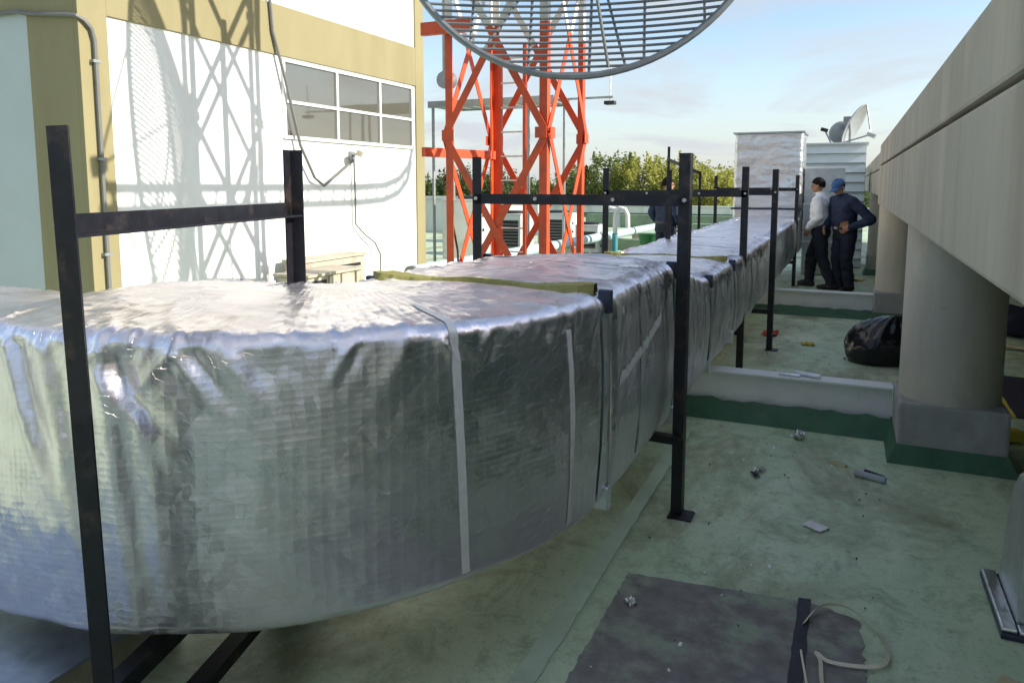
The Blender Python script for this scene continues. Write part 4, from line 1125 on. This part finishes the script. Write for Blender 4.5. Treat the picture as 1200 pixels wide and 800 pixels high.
quadstrip(rr_).build('body', 'galv', df, .012)
MB().box((.665, 3.108, .042), (.685, 3.140, .40)).build('standing_seam', 'galv_light', df, .003)
flat_thing(MB().rbox((.47, 2.52, .02), (.06, .5, .035), (0, 0, -.35)), 'wood_offcut', 'straw', (.47, 2.52, 0), 'pale wood offcut on the green floor near the duct fitting', 'offcut', None, .004)

# ================================================================== LITTER AND SMALL THINGS
bagr = empty('rubbish_bag', (.32, 7.62, 0), 'full black plastic rubbish bag slumped behind the column', 'rubbish bag')
def bag():
    nu, nv = 64, 34; V = []; F = []
    for i in range(nv + 1):
        f = i / nv; ph = math.pi * f
        for j in range(nu):
            t = 2 * math.pi * j / nu
            rad = (math.sin(ph) ** .36) * (1.06 - .36 * f)
            z = .45 * max(0, (f - .13) / .87) ** .85
            p = Vector((.33 * rad * math.cos(t), .28 * rad * math.sin(t), z))
            q = np.array([[p.x * 5, p.y * 5, p.z * 5 + 3]])
            d = .05 * float(pn(q)[0]) + .035 * abs(float(pn(q * 2.3 + 8)[0])) + .012 * math.sin(t * 15 + 4 * f) * f ** 1.5
            dirv = Vector((math.cos(t), math.sin(t), .3)).normalized()
            p = p + dirv * d * min(1, math.sin(ph) * 2)
            p.x += .13 * f * f
            V.append((.30 + p.x, 7.62 + p.y, max(.003, p.z)))
    for i in range(nv):
        for j in range(nu): F.append((i * nu + j, i * nu + (j + 1) % nu, (i + 1) * nu + (j + 1) % nu, (i + 1) * nu + j))
    mb = MB(); mb.add(V, F, True); mb.build('sack', 'bag', bagr)
bag()
def scrap(name, c, size, mt, label, cat, seed, group=None, amp=.5, n=7):
    r = random.Random(seed); mb = MB(); V = []; F = []
    for i in range(n):
        for j in range(n):
            x = (i / (n - 1) - .5) * size[0]; y = (j / (n - 1) - .5) * size[1]
            z = size[2] * (r.random() * amp + (1 - amp) * .4) + .007
            a = seed * 1.3
            V.append((c[0] + x * math.cos(a) - y * math.sin(a), c[1] + x * math.sin(a) + y * math.cos(a), c[2] + z))
    for i in range(n - 1):
        for j in range(n - 1): F.append((i * n + j, (i + 1) * n + j, (i + 1) * n + j + 1, i * n + j + 1))
    mb.add(V, F)
    b = len(mb.v); mb.add([(v[0], v[1], max(c[2] + .001, v[2] - .004)) for v in V], [f[::-1] for f in F])
    return flat_thing(mb, name, mt, c, label, cat, group)
scrap('foil_scrap', (-.23, 5.05, 0), (.085, .055, .05), 'foil_plain', 'crumpled ball of foil on the floor below the nearer white beam', 'litter', 1, amp=1)
scrap('paper_scrap', (-.08, 3.735, 0), (.10, .075, .006), 'paper', 'flat white scrap of paper lying on the green floor', 'litter', 2)
scrap('foil_scrap', (-.40, 4.36, 0), (.06, .035, .02), 'foil_plain', 'small torn foil shred beside dark scraps on the green floor', 'litter', 3, amp=1)
scrap('dark_scrap', (-.42, 4.28, 0), (.07, .03, .02), 'felt_dark', 'small curled black scrap beside the foil shred', 'litter', 4, amp=1)
scrap('yellow_scrap', (-.33, 8.15, 0), (.13, .10, .02), 'yellow', 'yellow crumpled scrap on the floor between the steel beams', 'litter', 5, amp=1)
scrap('red_cloth', (-.74, 8.55, 0), (.26, .16, .03), 'redcloth', 'small red cloth on the floor next to the duct', 'cloth', 6, amp=1)
scrap('yellow_scrap', (.10, 14.1, 0), (.34, .26, .03), 'yellow', 'yellow-green scrap on the floor behind the man in the blue cap', 'litter', 7, amp=1)
scrap('foil_scrap', (-.72, 2.72, 0), (.05, .04, .02), 'foil_plain', 'tiny bit of foil on the floor under the duct joint', 'litter', 9, amp=1)
flat_thing(MB().bar((-.045, 4.685, .008), (.05, 4.64, .008), .022, .014), 'wood_stick', 'straw', (0, 4.66, 0), 'short pale wooden stick on the green floor', 'stick')
flat_thing(MB().bar((.15, 4.62, .007), (.245, 4.555, .007), .018, .010), 'dark_stick', 'felt_dark', (.2, 4.6, 0), 'short black stick lying beside the grey tube', 'stick')
flat_thing(MB().tube([(.095, 4.52, .022), (.25, 4.46, .022)], .019, 12), 'plastic_tube', 'tube', (.17, 4.49, 0), 'short grey plastic tube lying on the green floor', 'tube')
for i, (p, q, rr2) in enumerate((((-.40, 5.46, .326), (-.26, 5.44, .326), .010), ((-.30, 5.50, .332), (-.13, 5.45, .332), .016))):
    flat_thing(MB().tube([p, q], rr2, 8), 'aluminium_offcut', 'foil_plain', p, 'aluminium tube offcut lying on the white steel beam', 'offcut', 'offcuts on the steel beam')
rs = random.Random(5)
peb = MB()
for k in range(120):
    x, y = rs.uniform(-.85, .55), rs.uniform(1.9, 9.6); s_ = rs.uniform(.0015, .005) * (1 + (rs.random() > .93) * 1.2)
    if .25 < x: continue
    peb.rbox((x, y, .004 + s_ * .5), (s_ * 2, s_ * 1.3, s_), (rs.random(), rs.random(), rs.random() * 6))
st = peb.build('floor_grit', ['felt_dark']); tag(st, 'fine dark grit scattered over the green roof floor', 'grit', None, 'stuff')
peb = MB()
for k in range(40):
    x, y = rs.uniform(-.8, .25), rs.uniform(2.0, 5.2); s_ = rs.uniform(.003, .008)
    peb.rbox((x, y, .004 + s_ * .4), (s_ * 2, s_ * 1.5, s_ * .6), (rs.random(), rs.random(), rs.random() * 6))
st = peb.build('floor_chips', ['paper']); tag(st, 'tiny white chips scattered over the green roof floor', 'chips', None, 'stuff')
# beige packing strap looped on the floor
def strap():
    pts = [(-.085, 2.84, .016), (-.05, 2.93, .03), (-.01, 2.98, .034), (.05, 3.00, .03), (.11, 2.97, .024), (.165, 2.90, .02), (.195, 2.80, .018), (.185, 2.71, .018), (.14, 2.66, .018), (.06, 2.635, .018),
           (.0, 2.63, .02), (-.035, 2.645, .03), (-.02, 2.60, .03), (-.012, 2.5, .022), (.012, 2.4, .02), (.05, 2.3, .018), (.10, 2.2, .018), (.16, 2.0, .018)]
    # smooth
    P_ = [Vector(p) for p in pts]; out = []
    for i in range(len(P_) - 1):
        p0, p1, p2, p3 = P_[max(i - 1, 0)], P_[i], P_[i + 1], P_[min(i + 2, len(P_) - 1)]
        for k in range(6):
            t = k / 6
            out.append(.5 * ((2 * p1) + (-p0 + p2) * t + (2 * p0 - 5 * p1 + 4 * p2 - p3) * t * t + (-p0 + 3 * p1 - 3 * p2 + p3) * t ** 3))
    mb = MB(); n = len(out); V = []; F = []
    for i in range(n):
        d = (out[min(i + 1, n - 1)] - out[max(i - 1, 0)]).normalized(); sd = d.cross(Vector((0, 0, 1))).normalized()
        nn = sd.cross(d)
        w = (sd * .007 + Vector((0, 0, 1)) * .009 * (.6 + .4 * math.cos(i * .05))); 
        for a, b in ((1, .001), (1, -.001), (-1, -.001), (-1, .001)): V.append(out[i] + w * a + nn * b)
    for i in range(n - 1):
        for j in range(4): F.append((i * 4 + j, i * 4 + (j + 1) % 4, i * 4 + 4 + (j + 1) % 4, i * 4 + 4 + j))
    mb.add(V, F)
    flat_thing(mb, 'packing_strap', 'strap', (0, 2.8, 0), 'beige packing strap looped over the felt patch', 'strap')
    mb = MB().tube([(-.085, 2.66, .016), (-.06, 2.5, .014), (-.03, 2.3, .014), (.0, 2.05, .014)], .004, 6)
    flat_thing(mb, 'thin_cord', 'strap', (-.06, 2.5, 0), 'thin pale cord lying on the dark felt strip', 'cord')
strap()

# ================================================================== PEOPLE
def person(loc, head, label, J, mats, hair='hair', cap=False, scale=1.0, look=(0, 0), belly=1.0):
    """J: joints in local coordinates (x to the person's right, y forward, z up)"""
    o = empty('person', loc, label, 'person')
    Rm = Matrix.Rotation(head, 3, 'Z'); L_ = Vector(loc)
    W = lambda p: L_ + Rm @ (Vector(p) * scale)
    mb = MB(); SEG = []
    def seg(pts, rs, mt, n=12):
        mb.tube([W(p) for p in pts], [r * scale for r in rs], n)
        for i in range(len(pts) - 1): SEG.append((W(pts[i]), W(pts[i + 1]), rs[i] * scale, rs[i + 1] * scale, mt))
        for p, r in ((pts[0], rs[0]), (pts[-1], rs[-1])): mb.ell(W(p), (r * scale,) * 3, 10, 7)
    def torso(rings):
        vs = []; n = 20
        for (c, rx, ry) in rings:
            for j in range(n):
                t = 2 * math.pi * j / n
                cx_, sy2 = math.cos(t), math.sin(t)
                vs.append(W((c[0] + rx * math.copysign(abs(cx_) ** .85, cx_), c[1] + ry * math.copysign(abs(sy2) ** .85, sy2), c[2])))
        k = len(rings); fs = []
        for i in range(k - 1):
            for j in range(n): fs.append((i * n + j, i * n + (j + 1) % n, (i + 1) * n + (j + 1) % n, (i + 1) * n + j))
        fs += [tuple(range(n - 1, -1, -1)), tuple((k - 1) * n + j for j in range(n))]
        mb.add(vs, fs, True)
    px, py = J['chest']
    b = belly
    torso([((0, 0, .80), .15, .12), ((0, 0, .88), .188, .135), ((0, .005 * b, .97), .190, .138 * b), ((px * .3, py * .3 + .012 * b, 1.08), .192, .142 * b), ((px * .6, py * .6, 1.20), .205, .142),
           ((px * .9, py * .9, 1.32), .215, .130), ((px, py, 1.40), .195, .105), ((px, py, 1.45), .10, .07), ((px, py + .01, 1.49), .058, .058)])
    for a, z0, z1, r, mt in ((0, 1.0, 1.40, .14, mats[0]), (0, .82, .96, .13, mats[1])):
        SEG.append((W((0, 0, z0)), W((px * (z1 > 1.2), py * (z1 > 1.2), z1)), r * scale, r * scale, mt))
    hx, hy, hz_ = J['head']
    seg([(px, py, 1.42), (hx * .8 + px * .2, hy * .8 + py * .2 - .01, hz_ - .10)], [.056, .052], 'skin')
    # head: cranium, jaw, nose, ears, turned by 'look' (yaw, pitch)
    Hm = Rm @ Matrix.Rotation(look[0], 3, 'Z') @ Matrix.Rotation(look[1], 3, 'X'); HC = W((hx, hy, hz_))
    HW = lambda p: HC + Hm @ (Vector(p) * scale)
    mb.ell(HW((0, -.012, .022)), [v * scale for v in (.074, .094, .098)], 18, 12, Hm)
    mb.ell(HW((0, .022, -.048)), [v * scale for v in (.058, .066, .072)], 16, 10, Hm)
    mb.ell(HW((0, .052, -.092)), [v * scale for v in (.032, .030, .028)], 10, 7, Hm)
    mb.ell(HW((0, .092, -.018)), [v * scale for v in (.014, .022, .028)], 10, 7, Hm)
    mb.ell(HW((0, .082, -.062)), [v * scale for v in (.024, .012, .010)], 10, 7, Hm)
    mb.ell(HW((0, .076, .022)), [v * scale for v in (.052, .016, .012)], 10, 7, Hm)
    for s in (-1, 1):
        mb.ell(HW((s * .076, -.010, -.012)), [v * scale for v in (.012, .022, .032)], 8, 7, Hm)
    SEG.append((HW((0, 0, -.06)), HW((0, 0, .05)), .085 * scale, .085 * scale, 'skin'))
    for s, S_ in ((1, 'r'), (-1, 'l')):
        sh = (px + s * .195, py, 1.375); el = J['elbow_' + S_]; wr = J['wrist_' + S_]
        seg([(px + s * .10, py, 1.41), sh], [.062, .066], mats[0])
        seg([sh, tuple((Vector(sh) * .5 + Vector(el) * .5)), el], [.076, .072, .062], mats[0])
        seg([el, tuple((Vector(el) * .5 + Vector(wr) * .5)), wr], [.062, .056, .044], mats[0])
        # hand: palm and five fingers
        fd = Vector(J['hand_' + S_]).normalized(); wrv = Vector(wr)
        pn_ = Vector(J.get('palm_' + S_, (s * -1, 0, 0))); pn_ = (pn_ - fd * pn_.dot(fd)).normalized(); sd = fd.cross(pn_)
        p0 = wrv + fd * .02; p1 = wrv + fd * .095
        for off in (-.026, -.009, .009, .026):
            seg([tuple(p0 + sd * off * .7), tuple(p1 + sd * off)], [.017, .014], 'skin', 8)
        for off, ln in ((-.029, .062), (-.010, .074), (.010, .070), (.029, .056)):
            a0 = p1 + sd * off * 1.05; a1 = a0 + fd * ln * .5 + pn_ * .008 + sd * off * .10; a2 = a1 + fd * ln * .42 + pn_ * .022 + sd * off * .08
            seg([tuple(a0), tuple(a1), tuple(a2)], [.0100, .0092, .0082], 'skin', 8)
        th = p0 + sd * -.03 + fd * .015
        seg([tuple(th), tuple(th - sd * .03 + fd * .03 + pn_ * .012), tuple(th - sd * .042 + fd * .062 + pn_ * .02)], [.0125, .0105, .0090], 'skin', 8)
        hp = (s * .090, 0, .88); kn = J['knee_' + S_]; an = J['ankle_' + S_]
        seg([hp, tuple(Vector(hp) * .5 + Vector(kn) * .5), kn], [.112, .102, .082], mats[1])
        seg([kn, tuple(Vector(kn) * .6 + Vector(an) * .4), an], [.082, .080, .068], mats[1])
        fo = J.get('toe_' + S_, (s * .25, 1)); fv = Vector((fo[0], fo[1], 0)).normalized(); a_ = Vector(an)
        h0 = Vector((an[0], an[1], .048)) - fv * .05; t0 = Vector((an[0], an[1], .042)) + fv * .10; t1 = Vector((an[0], an[1], .036)) + fv * .165
        seg([tuple(a_), tuple(h0 + fv * .04)], [.050, .046], mats[1]); seg([tuple(h0), tuple(t0), tuple(t1)], [.046, .046, .034], 'shoe')
    # one continuous skin
    tmp = bpy.data.meshes.new('tmp'); tmp.from_pydata([tuple(Vector(v) - L_) for v in mb.v], [], mb.f)
    bmx = bmesh.new(); bmx.from_mesh(tmp); bmesh.ops.recalc_face_normals(bmx, faces=bmx.faces); bmx.to_mesh(tmp); bmx.free()
    to = bpy.data.objects.new('tmp', tmp); COL.objects.link(to)
    md = to.modifiers.new('r', 'REMESH'); md.mode = 'VOXEL'; md.voxel_size = .0068 * scale; md.use_smooth_shade = True
    ms_ = to.modifiers.new('s', 'SMOOTH'); ms_.factor = .5; ms_.iterations = 4
    bpy.context.view_layer.update()
    dg = bpy.context.evaluated_depsgraph_get()
    me = bpy.data.meshes.new_from_object(to.evaluated_get(dg))
    bpy.data.objects.remove(to); bpy.data.meshes.remove(tmp)
    # materials by the nearest bone
    nF = len(me.polygons); cen = np.zeros(nF * 3); me.polygons.foreach_get('center', cen); cen = cen.reshape(-1, 3) + np.array(L_)
    names = list(dict.fromkeys(s[4] for s in SEG)); best = np.full(nF, 1e9); bi = np.zeros(nF, int)
    for p, q, r0, r1, mt in SEG:
        p, q = np.array(p), np.array(q); d = q - p; t = np.clip(((cen - p) @ d) / max(1e-9, d @ d), 0, 1)
        dist = np.linalg.norm(cen - (p + t[:, None] * d), axis=1) - (r0 + (r1 - r0) * t)
        k = dist < best; best[k] = dist[k]; bi[k] = names.index(mt)
    hl = cen[:, 2] - L_.z
    tors = np.isin(bi, [names.index(mats[0]), names.index(mats[1])])
    me.materials.clear()
    for nme in names: me.materials.append(M[nme])
    me.polygons.foreach_set('material_index', bi)
    # cloth folds
    nV = len(me.vertices); co = np.zeros(nV * 3); me.vertices.foreach_get('co', co); co = co.reshape(-1, 3)
    no = np.zeros(nV * 3); me.vertices.foreach_get('normal', no); no = no.reshape(-1, 3)
    zc = co[:, 2]; clothm = np.ones(nV)
    hd = np.linalg.norm(co + np.array(L_) - np.array(HC), axis=1); clothm[hd < .20 * scale] = 0
    for S_ in 'rl':
        hv = np.array(W(J['wrist_' + S_])); clothm[np.linalg.norm(co + np.array(L_) - hv, axis=1) < .2 * scale * .0 + .0] = 0
        fd = Vector(J['hand_' + S_]).normalized(); hc = np.array(W(tuple(Vector(J['wrist_' + S_]) + fd * .09)))
        clothm[np.linalg.norm(co + np.array(L_) - hc, axis=1) < .11 * scale] = 0
    fold = .015 * pn(co * np.array([6, 6, 11]) + 4) + .010 * pn(co * np.array([13, 13, 20]) + 9) + .006
    co = co + no * (fold * clothm)[:, None]
    me.vertices.foreach_set('co', co.reshape(-1))
    me.polygons.foreach_set('use_smooth', [True] * nF)
    me.update()
    body = bpy.data.objects.new('body', me); COL.objects.link(body); body.parent = o
    # eyes, hair or cap, belt
    for s in (-1, 1):
        MB().ell(HW((s * .030, .078, .004)), [.010 * scale] * 3, 8, 6).build('eye', 'eye', o)
    hm = MB(); V = []; F = []; nu, nv = 30, 12
    for i in range(nv + 1):
        ph = (math.pi * .60) * i / nv
        for j in range(nu):
            t = 2 * math.pi * j / nu; cut = .60 + .10 * max(0, -math.sin(t)) - .20 * max(0, math.sin(t)) ** .6          # hairline rises at the forehead
            p_ = ph * cut / .60; rr3 = 1.07 + .03 * math.sin(j * 5.1 + i * 3.3)
            V.append(HW((.076 * rr3 * math.sin(p_) * math.cos(t), -.012 + .097 * rr3 * math.sin(p_) * math.sin(t), .024 + .102 * rr3 * math.cos(p_))))
    for i in range(nv):
        for j in range(nu): F.append((i * nu + j, i * nu + (j + 1) % nu, (i + 1) * nu + (j + 1) % nu, (i + 1) * nu + j))
    hm.add(V, F, True); hm.build('hair', hair, o)
    if cap:
        cm = MB(); V = []; F = []
        for i in range(nv + 1):
            ph = (math.pi * .5) * i / nv
            for j in range(nu):
                t = 2 * math.pi * j / nu
                V.append(HW((.088 * math.sin(ph) * math.cos(t), -.012 + .108 * math.sin(ph) * math.sin(t), .034 + .098 * math.cos(ph) ** .8 if ph < math.pi / 2 else .034)))
        for i in range(nv):
            for j in range(nu): F.append((i * nu + j, i * nu + (j + 1) % nu, (i + 1) * nu + (j + 1) % nu, (i + 1) * nu + j))
        cm.add(V, F, True); c_ = cm.build('cap', 'cap', o)
        br = MB(); V = []; F = []; n = 16
        for k in range(n + 1):
            t = math.pi * (.1 + .8 * k / n)
            x0, y0 = .086 * math.cos(t), -.012 + .105 * math.sin(t); ext = .075 * math.sin((t - .1 * math.pi) / .8)
            V += [HW((x0, y0, .036)), HW((x0 * 1.02, y0 + ext, .020 - .02 * (x0 / .086) ** 2)), HW((x0 * 1.02, y0 + ext, .015 - .02 * (x0 / .086) ** 2)), HW((x0, y0, .030))]
        for k in range(n):
            for j in range(4): F.append((k * 4 + j, k * 4 + (j + 1) % 4, k * 4 + 4 + (j + 1) % 4, k * 4 + 4 + j))
        br.add(V, F); br.build('brim', 'cap', c_)
    bt = MB(); V = []; F = []; n = 24
    for k in range(n):
        t = 2 * math.pi * k / n; a_, b_2 = .200 * math.cos(t), .150 * b * math.sin(t)
        for z, g_ in ((.945, 1), (.985, 1), (.985, .9), (.945, .9)): V.append(W((a_ * g_, b_2 * g_ + .003, z)))
    for k in range(n):
        for j in range(4): F.append((k * 4 + j, k * 4 + (j + 1) % 4, ((k + 1) % n) * 4 + (j + 1) % 4, ((k + 1) % n) * 4 + j))
    bt.add(V, F, True); be = bt.build('belt', 'belt', o)
    MB().rbox(W((0, .155 * b, .965)), (.05, .05, .038)).build('buckle', 'bolt', be, .004)
    return o

J1 = dict(chest=(0, .03), head=(0, .075, 1.60), elbow_r=(.25, -.03, 1.12), wrist_r=(.215, .13, .96), hand_r=(-.25, .45, -.8), elbow_l=(-.25, -.02, 1.12), wrist_l=(-.19, .15, .95), hand_l=(.25, .35, -.8),
          knee_r=(.10, .15, .49), ankle_r=(.12, .17, .09), knee_l=(-.10, -.05, .49), ankle_l=(-.12, -.20, .09), palm_r=(-1, 0, 0), palm_l=(1, 0, 0))
person((-.40, 12.85, 0), R_(80), 'man in a white shirt and dark trousers, standing in profile by the duct', J1, ('shirt_white', 'jeans'), look=(0, -.12), scale=1.02)
J2 = dict(chest=(0, .06), head=(0, .155, 1.575), elbow_l=(-.41, -.12, 1.10), wrist_l=(-.215, .075, .985), hand_l=(.75, .45, -.35), palm_l=(.45, -.85, .1), elbow_r=(.25, .05, 1.11), wrist_r=(.19, .22, .98), hand_r=(-.4, .5, -.5), palm_r=(-.6, -.6, 0),
          knee_r=(.10, .05, .49), ankle_r=(.10, -.02, .09), knee_l=(-.10, .04, .49), ankle_l=(-.11, -.03, .09))
person((-.045, 12.62, 0), R_(128), 'man in a navy shirt and blue cap looking down, hand on his hip', J2, ('navy', 'jeans2'), cap=True, look=(.1, -.55), scale=1.02, belly=1.12)
J3 = dict(chest=(0, .02), head=(0, .04, 1.60), elbow_r=(.27, -.06, 1.12), wrist_r=(.22, .10, .92), hand_r=(-.1, .4, -.9), elbow_l=(-.27, -.06, 1.12), wrist_l=(-.22, .10, .92), hand_l=(.1, .4, -.9),
          knee_r=(.10, .03, .49), ankle_r=(.11, 0, .09), knee_l=(-.10, .03, .49), ankle_l=(-.11, 0, .09))
person((-2.93, 13.0, 0), R_(-28), 'man in dark navy work clothes standing behind the duct', J3, ('navy', 'jeans2'), look=(-.7, -.1), scale=1.03)

# ================================================================== TREES BEYOND THE ROOF
def tree(x, y, top, cr, leaf, label, seed, n=2600, group=None, ls=.17, zb=-7, squash=.8):
    r = np.random.default_rng(seed)
    o = empty('tree', (x, y, zb), label, 'tree', group)
    hgt = top - zb; cz = top - cr * squash
    tr = MB(); tr.tube([(x, y, zb), (x + .1, y, zb + hgt * .3), (x - .1, y + .1, zb + hgt * .6), (x, y, top - cr * .3)], [.22, .17, .11, .03], 8)
    for k in range(7):
        a = k * 2.4; z = zb + hgt * (.42 + .06 * k); L = cr * r.uniform(.6, .95)
        tr.tube([(x, y, z), (x + math.cos(a) * L * .5, y + math.sin(a) * L * .5, z + L * .35), (x + math.cos(a) * L, y + math.sin(a) * L, z + L * .8)], [.08, .05, .015], 6)
    tr.build('trunk', 'bark', o)
    nc = 40
    cc = r.normal(size=(nc, 3)); cc /= np.linalg.norm(cc, axis=1)[:, None]
    cc *= (r.uniform(.35, 1.0, nc) ** .5)[:, None] * np.array([cr, cr, cr * squash])
    cs = r.uniform(.16, .36, nc) * cr
    k = r.integers(0, nc, n)
    P = cc[k] + r.normal(size=(n, 3)) * cs[k][:, None] * .50 + np.array([x, y, cz])
    # leafy sprigs standing out of the crown
    m = n // 6; ns_ = 26; kk = r.integers(0, ns_, m); f = r.uniform(0, 1, m)
    th = r.uniform(0, 6.28, ns_); rad = cr * np.sqrt(r.uniform(0, .8, ns_))
    bz = cz + cr * squash * np.sqrt(np.clip(1 - (rad / cr) ** 2, 0, 1)) - .5; ln_ = r.uniform(.5, 1.15, ns_)
    P[:m] = np.stack([x + rad[kk] * np.cos(th[kk]) * (1 + .12 * f) , y + rad[kk] * np.sin(th[kk]) * (1 + .12 * f), bz[kk] + ln_[kk] * f], -1) + r.normal(size=(m, 3)) * .10 * (1.15 - f)[:, None]
    d1 = r.normal(size=(n, 3)); d1 /= np.linalg.norm(d1, axis=1)[:, None]
    d2 = np.cross(d1, r.normal(size=(n, 3))); d2 /= np.linalg.norm(d2, axis=1)[:, None]
    s = r.uniform(.6, 1.35, n)[:, None] * ls
    V = np.stack([P - d1 * s, P + d2 * s * .45, P + d1 * s, P - d2 * s * .45], 1).reshape(-1, 3) - np.array([x, y, zb])
    me = bpy.data.meshes.new('crown'); me.from_pydata(V.tolist(), [], [(4 * i, 4 * i + 1, 4 * i + 2, 4 * i + 3) for i in range(n)])
    me.materials.append(M[leaf]); c = bpy.data.objects.new('crown', me); COL.objects.link(c); c.parent = o
def bearing(px, depth):
    """roof coordinates of a spot seen along a bearing (tangent from the viewing axis) at a depth"""
    s, c = math.sin(R_(24.4)), math.cos(R_(24.4)); lat = (px - 600) / 870 * depth
    return lat * c - depth * s, lat * s + depth * c
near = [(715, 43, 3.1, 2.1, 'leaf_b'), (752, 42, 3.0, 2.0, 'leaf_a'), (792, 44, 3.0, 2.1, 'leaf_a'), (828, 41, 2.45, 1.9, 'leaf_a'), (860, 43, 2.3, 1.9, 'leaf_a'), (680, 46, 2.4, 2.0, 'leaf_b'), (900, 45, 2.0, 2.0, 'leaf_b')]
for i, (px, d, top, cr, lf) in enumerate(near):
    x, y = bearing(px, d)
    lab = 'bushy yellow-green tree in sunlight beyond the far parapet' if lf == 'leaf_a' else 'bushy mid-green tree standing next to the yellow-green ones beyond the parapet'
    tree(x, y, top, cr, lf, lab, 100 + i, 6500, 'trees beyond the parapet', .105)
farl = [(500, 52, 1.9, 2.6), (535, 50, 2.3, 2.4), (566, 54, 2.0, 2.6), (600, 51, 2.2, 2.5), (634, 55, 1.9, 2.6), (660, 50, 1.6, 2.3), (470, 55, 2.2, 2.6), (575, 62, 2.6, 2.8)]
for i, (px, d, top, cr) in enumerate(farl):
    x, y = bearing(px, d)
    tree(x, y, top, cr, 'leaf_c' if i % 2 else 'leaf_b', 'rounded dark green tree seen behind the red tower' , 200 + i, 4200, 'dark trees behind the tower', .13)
# distant wood
rw = np.random.default_rng(5); n = 26000
ang = rw.uniform(R_(-75), R_(60), n); dist = rw.uniform(95, 190, n)
X_ = np.sin(ang) * dist; Y_ = np.cos(ang) * dist
hgt = 6.6 + 2.1 * pn(np.stack([X_ * .06, Y_ * .06, X_ * 0], -1)) + 1.2 * pn(np.stack([X_ * .2, Y_ * .2, X_ * 0 + 3], -1))
P = np.stack([X_, Y_, -7 + hgt * np.sqrt(rw.uniform(.05, 1, n))], -1)
d1 = rw.normal(size=(n, 3)); d1 /= np.linalg.norm(d1, axis=1)[:, None]; d2 = np.cross(d1, rw.normal(size=(n, 3))); d2 /= np.linalg.norm(d2, axis=1)[:, None]
s = rw.uniform(.5, 1.1, n)[:, None] * 1.0
V = np.stack([P - d1 * s, P + d2 * s * .6, P + d1 * s, P - d2 * s * .6], 1).reshape(-1, 3)
me = bpy.data.meshes.new('distant_wood'); me.from_pydata(V.tolist(), [], [(4 * i, 4 * i + 1, 4 * i + 2, 4 * i + 3) for i in range(n)])
me.materials.append(M['leaf_c']); o = bpy.data.objects.new('distant_wood', me); COL.objects.link(o)
tag(o, 'far-off dark wood along the horizon', 'wood', None, 'stuff')
